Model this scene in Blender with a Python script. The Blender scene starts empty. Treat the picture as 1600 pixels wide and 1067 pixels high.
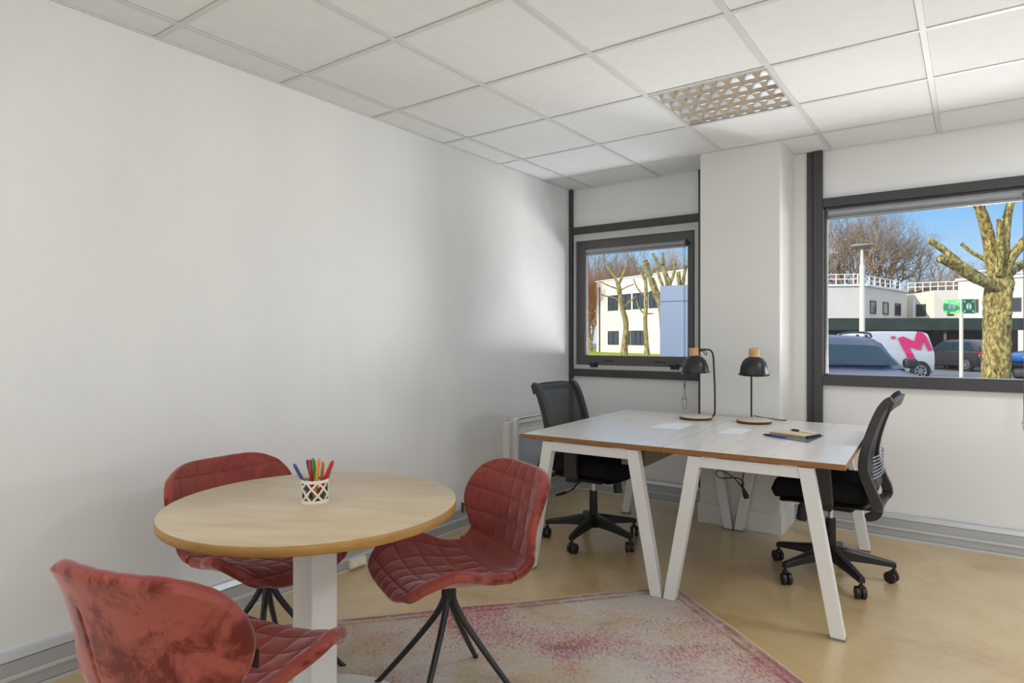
import bpy, bmesh, math, random
import numpy as np
from mathutils import Vector, Matrix
random.seed(7)
PI = math.pi
S = bpy.context.scene
COL = S.collection
def srgb(r, g, b):
    f = lambda c: (c/255/12.92) if c/255 <= .04045 else ((c/255+.055)/1.055)**2.4
    return (f(r), f(g), f(b), 1)

# ------------------------------------------------------------------ camera
F_PX, YAW = 997.4, 0.6248
CAM = Vector((2.78, -4.70, 1.256))
cd = bpy.data.cameras.new('camera'); cam = bpy.data.objects.new('camera', cd); COL.objects.link(cam)
cam.location = CAM; cam.rotation_euler = (PI/2, 0, YAW)
cd.sensor_width = 36; cd.lens = F_PX/1600*36; cd.shift_y = -5.37/1600; cd.clip_end = 500; cd.clip_start = .05
S.camera = cam
S.view_settings.view_transform = 'Standard'; S.view_settings.look = 'None'
S.view_settings.gamma = 1; S.view_settings.use_curve_mapping = False
S.view_settings.exposure = 0.08

# ------------------------------------------------------------------ sky
w = bpy.data.worlds.new('sky'); S.world = w; w.use_nodes = True
nt = w.node_tree; nt.nodes.clear()
tc = nt.nodes.new('ShaderNodeTexCoord'); sp = nt.nodes.new('ShaderNodeSeparateXYZ')
rp = nt.nodes.new('ShaderNodeValToRGB'); bg = nt.nodes.new('ShaderNodeBackground'); wo = nt.nodes.new('ShaderNodeOutputWorld')
nt.links.new(tc.outputs['Generated'], sp.inputs[0]); nt.links.new(sp.outputs['Z'], rp.inputs[0])
nt.links.new(rp.outputs[0], bg.inputs[0]); nt.links.new(bg.outputs[0], wo.inputs[0])
el = rp.color_ramp.elements
el[0].position = 0.0; el[0].color = srgb(205, 224, 240)
el[1].position = 1.0; el[1].color = srgb(60, 120, 205)
for p_, c_ in ((.03, (200, 224, 244)), (.10, (180, 216, 246)), (.18, (134, 194, 246)), (.27, (112, 178, 242))):
    e_ = el.new(p_); e_.color = srgb(*c_)
e_ = el.new(.42); e_.color = (1.05, 1.2, 1.45, 1); el[len(el)-1].color = (1.3, 1.5, 1.8, 1)
bg.inputs[1].default_value = 1.0

# ------------------------------------------------------------------ sun
sl = bpy.data.lights.new('sun', 'SUN'); sun = bpy.data.objects.new('sun', sl); COL.objects.link(sun)
sl.energy = 3.9; sl.color = (1, .89, .72); sl.angle = .01
_dir = Vector((.42, .90, -.36)).normalized()
sun.rotation_euler = _dir.to_track_quat('-Z', 'Y').to_euler(); sun.location = (0, 0, 30)

# ------------------------------------------------------------------ unseen fill lights added behind and beside the camera to brighten the room
def area(name, loc, d, sx, sy, power, col=(1, 1, 1)):
    l = bpy.data.lights.new(name, 'AREA'); l.shape = 'RECTANGLE'; l.size = sx; l.size_y = sy; l.energy = power; l.color = col
    o = bpy.data.objects.new(name, l); COL.objects.link(o); o.location = loc
    o.rotation_euler = Vector(d).to_track_quat('-Z', 'Z').to_euler(); return o
area('fill_right', (5.9, -2.8, 1.4), (-1, 0, -.02), 4.6, 1.9, 22, (.84, .92, 1))  # added fill, standing in for glazing that is not modelled
area('fill_back', (2.9, -6.35, 1.3), (0, 1, -.03), 5.2, 1.9, 32, (.86, .93, 1))  # same kind of added fill, from the back wall
area('bounce_fill', (4.2, -5.4, 1.0), (0, 0, 1), 2.2, 1.2, 6, (.90, .95, 1))  # upward fill, added to brighten the ceiling
area('bounce_fill', (3.9, -1.6, .5), (0, 0, 1), 1.0, 1.4, 14, (.90, .95, 1))
# downward fill lights added at ceiling height out of frame, with no fittings
area('ceiling_fill', (3.82, -1.30, 2.49), (0, 0, -1), .55, .55, 22, (.90, .95, 1))
area('ceiling_fill', (4.42, -3.70, 2.49), (0, 0, -1), .55, .55, 17, (.90, .95, 1))
area('ceiling_fill', (.95, -5.20, 2.49), (0, 0, -1), .55, .55, 10, (.90, .95, 1))
# added unseen lights outside, standing in for sun thrown back by the parked cars
area('sun_bounce_fill', (5.6, 2.2, 1.0), (-1, -.75, .08), 1.6, .8, 150, (1, .98, .95))
area('sun_bounce_fill', (3.0, 2.2, .60), (-1, -.95, .35), 1.2, .36, 112, (1, .98, .95))
area('sun_bounce_fill', (3.7, 1.5, .30), (-.35, -1, .65), 1.4, .5, 22, (.94, .97, 1))
area('sun_bounce_fill', (.7, 1.3, .35), (.05, -1, .75), .9, .4, 36, (.94, .97, 1))

# ================================================================== helpers
def nrm(v):
    v = Vector(v); return v.normalized()
class MB:
    def __init__(s): s.v = []; s.f = []; s.m = []
    def add(s, vs, fs, mi=0):
        o = len(s.v); s.v += [tuple(v) for v in vs]; s.f += [tuple(i+o for i in f) for f in fs]; s.m += [mi]*len(fs); return s
    def box(s, x0, y0, z0, x1, y1, z1, mi=0):
        x0, x1 = min(x0, x1), max(x0, x1); y0, y1 = min(y0, y1), max(y0, y1); z0, z1 = min(z0, z1), max(z0, z1)
        vs = [(x0,y0,z0),(x1,y0,z0),(x1,y1,z0),(x0,y1,z0),(x0,y0,z1),(x1,y0,z1),(x1,y1,z1),(x0,y1,z1)]
        return s.add(vs, [(0,3,2,1),(4,5,6,7),(0,1,5,4),(1,2,6,5),(2,3,7,6),(3,0,4,7)], mi)
    def hexa(s, q0, q1, mi=0):
        """two quads (same winding, bottom seen from below reversed)"""
        return s.add(list(q0)+list(q1), [(3,2,1,0),(4,5,6,7),(0,1,5,4),(1,2,6,5),(2,3,7,6),(3,0,4,7)], mi)
    def bar(s, p0, p1, wx, wy, up=(0,0,1), mi=0):
        p0 = Vector(p0); p1 = Vector(p1); d = (p1-p0).normalized(); up = Vector(up)
        a = d.cross(up)
        if a.length < 1e-4: a = d.cross(Vector((0,1,0)))
        a.normalize(); b = a.cross(d)
        q = lambda p: [p+a*(i*wx/2)+b*(j*wy/2) for i, j in ((-1,-1),(1,-1),(1,1),(-1,1))]
        return s.hexa(q(p0), q(p1), mi)
    def tube(s, pts, r, n=10, cap=True, mi=0, closed=False):
        P = [Vector(p) for p in pts]; N = len(P)
        rr = r if hasattr(r, '__len__') else [r]*N
        T = []
        for i in range(N):
            if closed: t = P[(i+1) % N]-P[i-1]
            else: t = P[min(i+1, N-1)]-P[max(i-1, 0)]
            T.append(t.normalized() if t.length > 1e-9 else Vector((0,0,1)))
        a = T[0].orthogonal().normalized(); vs = []
        for i in range(N):
            a = (a - T[i]*a.dot(T[i]))
            a = a.normalized() if a.length > 1e-6 else T[i].orthogonal().normalized()
            b = T[i].cross(a)
            for k in range(n):
                an = 2*PI*k/n; vs.append(P[i]+(a*math.cos(an)+b*math.sin(an))*rr[i])
        fs = []
        for i in range(N if closed else N-1):
            i2 = (i+1) % N
            for k in range(n):
                k2 = (k+1) % n; fs.append((i*n+k, i*n+k2, i2*n+k2, i2*n+k))
        if cap and not closed: fs += [tuple(range(n-1, -1, -1)), tuple((N-1)*n+k for k in range(n))]
        return s.add(vs, fs, mi)
    def lathe(s, prof, c=(0,0,0), n=32, mi=0, M=None, cap=True):
        vs = []; c = Vector(c)
        for (r, z) in prof:
            for k in range(n):
                p = Vector((r*math.cos(2*PI*k/n), r*math.sin(2*PI*k/n), z))
                if M is not None: p = M @ p
                vs.append(p+c)
        fs = []
        for i in range(len(prof)-1):
            for k in range(n):
                k2 = (k+1) % n; fs.append((i*n+k, i*n+k2, (i+1)*n+k2, (i+1)*n+k))
        if cap:
            if prof[0][0] > 1e-5: fs.append(tuple(range(n-1, -1, -1)))
            if prof[-1][0] > 1e-5: fs.append(tuple((len(prof)-1)*n+k for k in range(n)))
        return s.add(vs, fs, mi)
    def prism(s, poly, h0, h1, fn=lambda u, v, h: (u, v, h), mi=0):
        n = len(poly); vs = [fn(u, v, h0) for u, v in poly]+[fn(u, v, h1) for u, v in poly]
        fs = [tuple(range(n-1, -1, -1)), tuple(range(n, 2*n))]+[(i, (i+1) % n, n+(i+1) % n, n+i) for i in range(n)]
        return s.add(vs, fs, mi)
    def grid(s, rows, mi=0, wrap=False):
        """rows: list of equal-length point lists"""
        n = len(rows[0]); vs = [p for r in rows for p in r]; fs = []
        for i in range(len(rows)-1):
            for k in range(n if wrap else n-1):
                k2 = (k+1) % n; fs.append((i*n+k, i*n+k2, (i+1)*n+k2, (i+1)*n+k))
        return s.add(vs, fs, mi)
    def build(s, name, mats, parent=None, smooth=False, bevel=0, seg=2, sub=0, loc=None, angle=35, fix=True):
        me = bpy.data.meshes.new(name); me.from_pydata([tuple(v) for v in s.v], [], s.f)
        if not isinstance(mats, (list, tuple)): mats = [mats]
        for m in mats: me.materials.append(m)
        me.polygons.foreach_set('material_index', s.m)
        if fix:
            b = bmesh.new(); b.from_mesh(me); bmesh.ops.remove_doubles(b, verts=b.verts, dist=1e-6)
            bmesh.ops.recalc_face_normals(b, faces=b.faces); b.to_mesh(me); b.free()
        if smooth:
            me.polygons.foreach_set('use_smooth', [True]*len(me.polygons))
            try: me.set_sharp_from_angle(angle=math.radians(angle))
            except Exception: pass
        me.update()
        o = bpy.data.objects.new(name, me); COL.objects.link(o)
        if parent: o.parent = parent
        if loc: o.location = loc
        if bevel:
            md = o.modifiers.new('bevel', 'BEVEL'); md.width = bevel; md.segments = seg; md.limit_method = 'ANGLE'; md.angle_limit = math.radians(40)
        if sub:
            md = o.modifiers.new('subsurf', 'SUBSURF'); md.levels = sub; md.render_levels = sub
        return o
def thing(name, label, cat, loc=(0,0,0), rz=0, group=None):
    o = bpy.data.objects.new(name, None); COL.objects.link(o); o.location = loc; o.rotation_euler = (0,0,rz)
    o.empty_display_size = .1; o['label'] = label; o['category'] = cat
    if group: o['group'] = group
    return o
def tag(o, label, cat, group=None, kind=None):
    o['label'] = label; o['category'] = cat
    if group: o['group'] = group
    if kind: o['kind'] = kind
    return o
def struct(o, label=None):
    o['kind'] = 'structure'
    if label: o['label'] = label
    return o
def kids(o): return [c for c in COL.objects if c.parent == o]
def copy_tree(o, parent=None):
    c = o.copy(); COL.objects.link(c)
    if parent is not None: c.parent = parent
    for k in kids(o): copy_tree(k, c)
    return c
def smoothpath(pts, n=8):
    P = [Vector(p) for p in pts]; out = []
    for i in range(len(P)-1):
        p0 = P[max(i-1, 0)]; p1 = P[i]; p2 = P[i+1]; p3 = P[min(i+2, len(P)-1)]
        for k in range(n):
            t = k/n
            out.append(.5*((2*p1)+(p2-p0)*t+(2*p0-5*p1+4*p2-p3)*t*t+(3*p1-p0-3*p2+p3)*t**3))
    out.append(P[-1]); return out

# ------------------------------------------------------------------ materials
class Mat:
    def __init__(s, name):
        s.m = bpy.data.materials.new(name); s.m.use_nodes = True; s.t = s.m.node_tree
        s.b = s.t.nodes['Principled BSDF']
    def n(s, typ, **kw):
        x = s.t.nodes.new(typ)
        for k, v in kw.items():
            if k in x.inputs.keys(): x.inputs[k].default_value = v
            else: setattr(x, k, v)
        return x
    def l(s, a, b): s.t.links.new(a, b)
def mat(name, col, rough=.5, metal=0, spec=.5, **kw):
    M = Mat(name); b = M.b
    b.inputs['Base Color'].default_value = srgb(*col); b.inputs['Roughness'].default_value = rough
    b.inputs['Metallic'].default_value = metal; b.inputs['Specular IOR Level'].default_value = spec
    for k, v in kw.items(): b.inputs[k].default_value = v
    return M.m
def noisemat(name, cols, scale=5, detail=6, rough=.5, spec=.5, bump=0, bscale=None, stretch=(1,1,1), dist=0, rrough=.55, metal=0, pos=None, coord='Object', bdist=.002):
    M = Mat(name); tc = M.n('ShaderNodeTexCoord'); mp = M.n('ShaderNodeMapping'); mp.inputs['Scale'].default_value = stretch
    M.l(tc.outputs[coord], mp.inputs[0])
    nz = M.n('ShaderNodeTexNoise'); nz.inputs['Scale'].default_value = scale; nz.inputs['Detail'].default_value = detail
    nz.inputs['Roughness'].default_value = rrough; nz.inputs['Distortion'].default_value = dist
    M.l(mp.outputs[0], nz.inputs['Vector']); cr = M.n('ShaderNodeValToRGB'); M.l(nz.outputs['Fac'], cr.inputs[0])
    e = cr.color_ramp.elements; N = len(cols)
    pos = pos or [.3+.4*i/(N-1) for i in range(N)]
    e[0].position = pos[0]; e[0].color = srgb(*cols[0]); e[1].position = pos[-1]; e[1].color = srgb(*cols[-1])
    for i in range(1, N-1): q = e.new(pos[i]); q.color = srgb(*cols[i])
    M.l(cr.outputs[0], M.b.inputs['Base Color']); M.b.inputs['Roughness'].default_value = rough
    M.b.inputs['Specular IOR Level'].default_value = spec; M.b.inputs['Metallic'].default_value = metal
    if bump:
        n2 = M.n('ShaderNodeTexNoise'); n2.inputs['Scale'].default_value = bscale or scale*8; n2.inputs['Detail'].default_value = 4
        M.l(mp.outputs[0], n2.inputs['Vector']); bp = M.n('ShaderNodeBump'); bp.inputs['Strength'].default_value = bump; bp.inputs['Distance'].default_value = bdist
        M.l(n2.outputs['Fac'], bp.inputs['Height']); M.l(bp.outputs[0], M.b.inputs['Normal'])
    return M.m

WALLP = noisemat('wall paint', [(229,229,228),(235,235,233)], scale=3, rough=.42, spec=.45, bump=.35, bscale=260, stretch=(1,1,.35), bdist=.0015)
PANEL = noisemat('panel paint', [(231,230,229),(235,234,233)], scale=2, rough=.5, spec=.4, bump=.1, bscale=300, bdist=.001)
PILL = noisemat('pillar paint', [(224,222,218),(229,227,223)], scale=2, rough=.55, spec=.3, bump=.15, bscale=250, bdist=.001)
TILE = noisemat('ceiling tile', [(233,233,232),(237,237,236)], scale=14, rough=.9, spec=.1, bump=.25, bscale=300, bdist=.001)
TBAR = mat('ceiling bar', (216,216,214), .5)
GAP = mat('dark gap', (52,52,50), .9)
DARK = mat('anthracite aluminium', (62,61,62), .38, 0, .5)
DARK2 = mat('anthracite sash', (84,82,82), .35, 0, .5)
ALU = mat('light aluminium frame', (196,194,190), .4, 0, .5)
ALUB = mat('brushed aluminium', (150,153,158), .32, .55, .5)
TRUNK = mat('aluminium trunking', (178,181,185), .36, .35, .5)
TRUNKL = mat('trunking lip', (205,207,209), .3, .3, .5)
WHITE = mat('white lacquer', (230,228,225), .38, 0, .5)
WHITEP = mat('white plastic', (232,230,225), .4)
BLACK = mat('black plastic', (26,25,27), .42, 0, .5)
BLACKM = mat('black metal', (24,23,24), .38, 0, .5)
CHROME = mat('chrome', (210,210,212), .15, 1)
RUBBER = mat('dark rubber', (22,22,24), .6)
FABRIC = noisemat('black seat fabric', [(18,18,20),(28,27,30)], scale=60, rough=.9, spec=.2, bump=.5, bscale=500)
FOOT = mat('grey foot pad', (120,118,114), .5)
PAPER = mat('white paper', (236,238,242), .6)
GLASSM = Mat('window glass')
for _n in list(GLASSM.t.nodes):
    if _n.type != 'OUTPUT_MATERIAL': GLASSM.t.nodes.remove(_n)
_o = [n for n in GLASSM.t.nodes if n.type == 'OUTPUT_MATERIAL'][0]
_t = GLASSM.n('ShaderNodeBsdfTransparent'); _t.inputs[0].default_value = (.97,.98,.985,1)
_g = GLASSM.n('ShaderNodeBsdfGlossy'); _g.inputs['Roughness'].default_value = .02
_f = GLASSM.n('ShaderNodeFresnel'); _f.inputs[0].default_value = 1.2
_mx = GLASSM.n('ShaderNodeMixShader'); GLASSM.l(_f.outputs[0], _mx.inputs[0]); GLASSM.l(_t.outputs[0], _mx.inputs[1]); GLASSM.l(_g.outputs[0], _mx.inputs[2]); GLASSM.l(_mx.outputs[0], _o.inputs[0])
GLASS = GLASSM.m

def floor_mat():
    M = Mat('vinyl floor'); tc = M.n('ShaderNodeTexCoord')
    a = M.n('ShaderNodeTexNoise', Scale=1.6, Detail=9.0, Roughness=.62, Distortion=.6); M.l(tc.outputs['Object'], a.inputs['Vector'])
    c = M.n('ShaderNodeTexNoise', Scale=22.0, Detail=5.0, Roughness=.7); M.l(tc.outputs['Object'], c.inputs['Vector'])
    cr = M.n('ShaderNodeValToRGB'); M.l(a.outputs['Fac'], cr.inputs[0]); e = cr.color_ramp.elements
    e[0].position = .3; e[0].color = srgb(178,147,98); e[1].position = .72; e[1].color = srgb(210,186,142)
    q = e.new(.5); q.color = srgb(196,169,120)
    mx = M.n('ShaderNodeMix', data_type='RGBA', blend_type='OVERLAY'); mx.inputs[0].default_value = .14
    M.l(cr.outputs[0], mx.inputs[6]); M.l(c.outputs['Fac'], mx.inputs[7]); M.l(mx.outputs[2], M.b.inputs['Base Color'])
    M.b.inputs['Roughness'].default_value = .34; M.b.inputs['Specular IOR Level'].default_value = .5
    M.b.inputs['Coat Weight'].default_value = .7; M.b.inputs['Coat IOR'].default_value = 1.75; M.b.inputs['Coat Roughness'].default_value = .24
    bp = M.n('ShaderNodeBump', Strength=.12, Distance=.002); M.l(c.outputs['Fac'], bp.inputs['Height']); M.l(bp.outputs[0], M.b.inputs['Normal'])
    return M.m
FLOOR = floor_mat()
def wood_mat(name, cols, sx=(1,12,1), scale=3.0, rough=.35, spec=.5):
    M = Mat(name); tc = M.n('ShaderNodeTexCoord'); mp = M.n('ShaderNodeMapping'); mp.inputs['Scale'].default_value = sx
    M.l(tc.outputs['Object'], mp.inputs[0])
    a = M.n('ShaderNodeTexNoise', Scale=scale, Detail=8.0, Roughness=.6, Distortion=.4); M.l(mp.outputs[0], a.inputs['Vector'])
    cr = M.n('ShaderNodeValToRGB'); M.l(a.outputs['Fac'], cr.inputs[0]); e = cr.color_ramp.elements
    e[0].position = .28; e[0].color = srgb(*cols[0]); e[1].position = .72; e[1].color = srgb(*cols[-1])
    if len(cols) == 3: q = e.new(.5); q.color = srgb(*cols[1])
    M.l(cr.outputs[0], M.b.inputs['Base Color']); M.b.inputs['Roughness'].default_value = rough; M.b.inputs['Specular IOR Level'].default_value = spec
    return M.m
OAK = wood_mat('light oak laminate', [(196,174,140),(208,188,156),(216,198,168)], (1.2,9,1), 2.2, .32)
OAKE = wood_mat('oak edge', [(158,116,58),(184,140,76)], (6,6,40), 2, .45)
DESKT = wood_mat('grey oak laminate', [(218,211,204),(228,223,217),(233,229,224)], (9,1.2,1), 2.5, .30, .6)  # lightened to stand in for window glare on the desk tops
for _n in DESKT.node_tree.nodes:
    if _n.type == 'BSDF_PRINCIPLED': _n.inputs['Coat Weight'].default_value = .25; _n.inputs['Coat IOR'].default_value = 1.7; _n.inputs['Coat Roughness'].default_value = .28
DESKE = wood_mat('brown edge', [(132,88,44),(158,108,58)], (10,10,40), 2, .45)
PINE = wood_mat('pale lamp wood', [(190,146,92),(214,176,124)], (3,3,14), 4, .5)
PINEL = wood_mat('pale birch disc', [(206,188,162),(222,206,182)], (3,18,3), 3, .45)

def velvet(name, base, dark, tint=(1,.62,.6)):
    M = Mat(name); tc = M.n('ShaderNodeTexCoord')
    a = M.n('ShaderNodeTexNoise', Scale=9.0, Detail=5.0, Roughness=.65, Distortion=.5); M.l(tc.outputs['Object'], a.inputs['Vector'])
    cr = M.n('ShaderNodeValToRGB'); M.l(a.outputs['Fac'], cr.inputs[0]); e = cr.color_ramp.elements
    e[0].position = .40; e[0].color = srgb(*dark); e[1].position = .52; e[1].color = srgb(*base)
    M.l(cr.outputs[0], M.b.inputs['Base Color']); M.b.inputs['Roughness'].default_value = .75
    M.b.inputs['Specular IOR Level'].default_value = .15
    M.b.inputs['Sheen Weight'].default_value = .6; M.b.inputs['Sheen Roughness'].default_value = .38
    M.b.inputs['Sheen Tint'].default_value = (*tint, 1)
    f = M.n('ShaderNodeTexNoise', Scale=420.0, Detail=2.0); M.l(tc.outputs['Object'], f.inputs['Vector'])
    bp = M.n('ShaderNodeBump', Strength=.2, Distance=.001); M.l(f.outputs['Fac'], bp.inputs['Height']); M.l(bp.outputs[0], M.b.inputs['Normal'])
    return M.m
VELV = velvet('rose velvet, brushed', (156,80,68), (104,42,34), (1,.80,.78))
VELVF = velvet('rose velvet', (144,70,62), (132,60,58), (1,.76,.80))

# ================================================================== the room
HC = 2.514; RX = 6.1; RY = -6.5
struct(MB().box(-.1, RY-.1, -.12, RX+.1, .12, 0).build('floor', FLOOR))
struct(MB().box(-.12, RY-.1, 0, 0, .12, HC+.1).build('wall_left', WALLP))
struct(MB().box(RX, RY-.1, 0, RX+.12, .12, HC+.1).build('wall_right', WALLP))
struct(MB().box(-.12, RY-.12, 0, RX+.1, RY, HC+.1).build('wall_back', WALLP))
# window wall: panels, with two openings
W1 = (.035, 1.118); W2 = (1.972, 3.90); ZS, ZT = .94, 2.19
m = MB()
m.box(0, .012, 0, RX, .12, ZS); m.box(0, .012, ZT, RX, .12, HC+.1)
m.box(-.0, .012, ZS, W1[0], .12, ZT); m.box(W1[1], .012, ZS, 1.905, .12, ZT); m.box(1.905, .012, ZS, W2[0], .12, ZT); m.box(W2[1], .012, ZS, RX, .12, ZT)
struct(m.build('wall_window', PANEL))
struct(MB().box(1.16, 0, 0, 1.866, .011, HC).build('wall_recess', PILL), 'white wall strip behind the pillar')
# pillar
struct(MB().box(1.268, -.40, 0, 1.785, 0, HC).build('wall_pillar', PILL, bevel=.003), 'white square pillar between the two windows')
m = MB(); m.box(1.254, -.414, 0, 1.799, 0, .132)
struct(m.build('baseboard_pillar', WHITE, bevel=.003), 'white plinth round the foot of the pillar')
# dark posts and rails
def trim(n, boxes, mats=DARK, bev=.002, label=None):
    m = MB()
    for b in boxes: m.box(*b)
    return struct(m.build('trim_%d' % n, mats, bevel=bev), label)
trim(1, [(0, -.022, .145, .030, .011, HC)], label='dark corner post')
trim(2, [(1.118, -.015, .145, 1.160, .011, HC)], label='dark post beside the pillar')
trim(3, [(1.867, -.010, .145, 1.905, .011, HC)], label='narrow dark post right of the pillar')
trim(4, [(1.909, -.022, .145, 1.966, .011, HC)], label='wide dark post left of the large window')
trim(5, [(.030, -.015, 2.130, 1.118, .011, 2.190)], label='dark rail above the small window')
trim(6, [(.030, -.018, .936, 1.118, .011, .996)], label='dark sill rail under the small window')
trim(7, [(1.966, -.015, 2.130, 3.95, .011, 2.190)], label='dark rail above the large window')
trim(8, [(1.966, -.018, .940, 3.95, .011, 1.002)], label='dark sill rail under the large window')
trim(9, [(3.95, -.022, .145, 4.01, .011, HC)], label='dark post right of the large window')
# ceiling: tiles, bars, shadow gaps
LX0, LX1, LY0, LY1 = 1.408, 2.0125, -1.6035, -1.0035
xs = [0]+[.2005+.6038*k for k in range(0, 10)]+[RX]; xs = [x for x in xs if x <= RX]
ys = [0]+[-.403-.5995*k for k in range(0, 11)]; ys = [y for y in ys if y > RY]+[RY]
m = MB()
for i in range(len(xs)-1):
    for j in range(len(ys)-1):
        x0, x1, y1, y0 = xs[i], xs[i+1], ys[j], ys[j+1]
        if abs(x0-1.408) < .01 and abs(y1+1.0025) < .01: continue
        a = .012 if i else 0.0; b = .012 if j else 0.0
        m.box(x0+a+.0006, y0+.012+.0022, HC+.002, x1-.012-.0022, y1-b-.0006, HC+.03, 0)
for x in xs[1:-1]: m.box(x-.012, RY, HC-.003, x+.012, 0, HC+.001, 1)
for y in ys[1:-1]:
    for i in range(len(xs)-1): m.box(xs[i]+.012, y-.012, HC-.002, xs[i+1]-.012, y+.012, HC+.001, 1)
m.box(0, RY, HC-.004, .012, 0, HC+.001, 1)
# backing above, left open over the light's tile
for (x0, y0, x1, y1) in ((0, RY, LX0, 0), (LX1, RY, RX, 0), (LX0, RY, LX1, LY0), (LX0, LY1, LX1, 0)):
    m.box(x0, y0, HC+.032, x1, y1, HC+.05, 2)
struct(m.build('ceiling', [TILE, TBAR, GAP]), 'white suspended ceiling of square tiles')
struct(MB().box(-.1, RY-.1, HC+.1, RX+.1, .12, HC+.2).build('ceiling', GAP))

# cable trunking (aluminium) along both walls, one extruded profile
def trunk(name, x0, x1, axis, lab):
    prof = [(0,0),(.052,0),(.052,.010),(.046,.012),(.046,.056),(.053,.058),(.053,.070),(.046,.072),(.046,.120),(.040,.121),(.028,.1435),(0,.1435)]
    m = MB()
    f = (lambda u, v, h: (h, -u, v)) if axis == 'x' else (lambda u, v, h: (u, h, v))
    for i in range(len(prof)-1):
        (u0, v0), (u1, v1) = prof[i], prof[i+1]
        mi = 1 if i in (1, 2, 4, 5, 6, 9, 10) else 0
        m.add([f(u0, v0, x0), f(u1, v1, x0), f(u1, v1, x1), f(u0, v0, x1)], [(0,1,2,3)], mi)
    for v in (.1215, .0715, .0125):
        h = (x0, x1)
        m.add([f(.0465, v-.0012, h[0]), f(.0465, v+.0012, h[0]), f(.0465, v+.0012, h[1]), f(.0465, v-.0012, h[1])], [(0,1,2,3)], 2)
    m.prism(prof, x0, x0+.0015 if axis == 'x' else x0-.0015, f)
    m.prism(prof, x1, x1-.0015 if axis == 'x' else x1+.0015, f)
    return struct(m.build(name, [TRUNK, TRUNKL, GAP]), lab)
trunk('baseboard_left', RY, -.055, 'y', 'grey aluminium cable trunking along the left wall')
trunk('baseboard_window', 0, 1.254, 'x', 'grey aluminium cable trunking under the small window')
trunk('baseboard_right', 1.80, RX, 'x', 'grey aluminium cable trunking under the large window')

# ------------------------------------------------------------------ windows
def window_small():
    r = thing('window_1', 'small aluminium window', 'window', (0, 0, 0)); del r['category']; r['kind'] = 'structure'
    m = MB(); X0, X1, Z0, Z1 = .035, 1.118, .996, 2.130
    fx0, fx1, fz0, fz1 = .052, 1.084, 1.032, 2.072
    for b in ((X0, Z0, X1, fz0), (X0, fz1, X1, Z1), (X0, fz0, fx0, fz1), (fx1, fz0, X1, fz1)): m.box(b[0], .002, b[1], b[2], .09, b[3])
    m.build('window_frame', ALU, r, bevel=.002)
    s = MB(); gx0, gx1, gz0, gz1 = .132, 1.022, 1.108, 2.005
    y0, y1 = .022, .085
    for b in ((fx0, fz0, fx1, gz0), (fx0, gz1, fx1, fz1), (fx0, gz0, gx0, gz1), (gx1, gz0, fx1, gz1)): s.box(b[0], y0, b[1], b[2], y1, b[3])
    s.box(fx0+.015, y0-.006, fz0+.015, fx0+.03, y0, fz1-.015); s.box(fx1-.03, y0-.006, fz0+.015, fx1-.015, y0, fz1-.015)
    s.build('window_sash', DARK2, r, bevel=.002)
    MB().box(gx0, .052, gz0, gx1, .058, gz1).build('window_pane', GLASS, r)
    g = MB()
    for b in ((gx0, gz0, gx1, gz0+.006), (gx0, gz1-.006, gx1, gz1), (gx0, gz0, gx0+.006, gz1), (gx1-.006, gz0, gx1, gz1)): g.box(b[0], .040, b[1], b[2], .052, b[3])
    g.build('glazing_bead', ALU, r)
    for x in (.23, .93):
        l = MB().box(x-.035, -.004, fz0-.018, x+.035, .004, fz0+.006).box(x-.045, -.010, fz0+.004, x+.02, .010, fz0+.016).box(x+.01, -.014, fz0-.014, x+.03, 0, fz0+.022)
        for dx in (-.025, 0, .025): l.tube([(x+dx, -.007, fz0-.008), (x+dx, -.002, fz0-.008)], .005, 8)
        l.build('window_latch', BLACKM, r, bevel=.001)
    for x in (.36, .80): MB().box(x-.045, y0-.003, fz0+.030, x+.045, y0, fz0+.040).build('slot_cover', BLACK, r)
    return r
window_small()
def window_large():
    r = thing('window_2', 'large fixed window', 'window'); del r['category']; r['kind'] = 'structure'
    m = MB(); X0, X1, Z0, Z1 = 1.972, 3.90, 1.000, 2.130
    for b in ((X0, Z0, X1, Z0+.012), (X0, Z1-.012, X1, Z1), (X0, Z0, X0+.012, Z1), (X1-.012, Z0, X1, Z1)): m.box(b[0], .004, b[1], b[2], .085, b[3])
    m.build('window_frame', DARK, r, bevel=.001)
    m = MB()
    for b in ((X0+.012, Z0+.012, X1-.012, Z0+.017), (X0+.012, Z0+.012, X0+.018, Z1-.012), (X1-.018, Z0+.012, X1-.012, Z1-.012)): m.box(b[0], .030, b[1], b[2], .050, b[3])
    m.build('glazing_bead', ALU, r)
    MB().box(X0+.012, .050, Z0+.012, X1-.012, .056, Z1-.012).build('window_pane', GLASS, r)
window_large()
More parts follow.
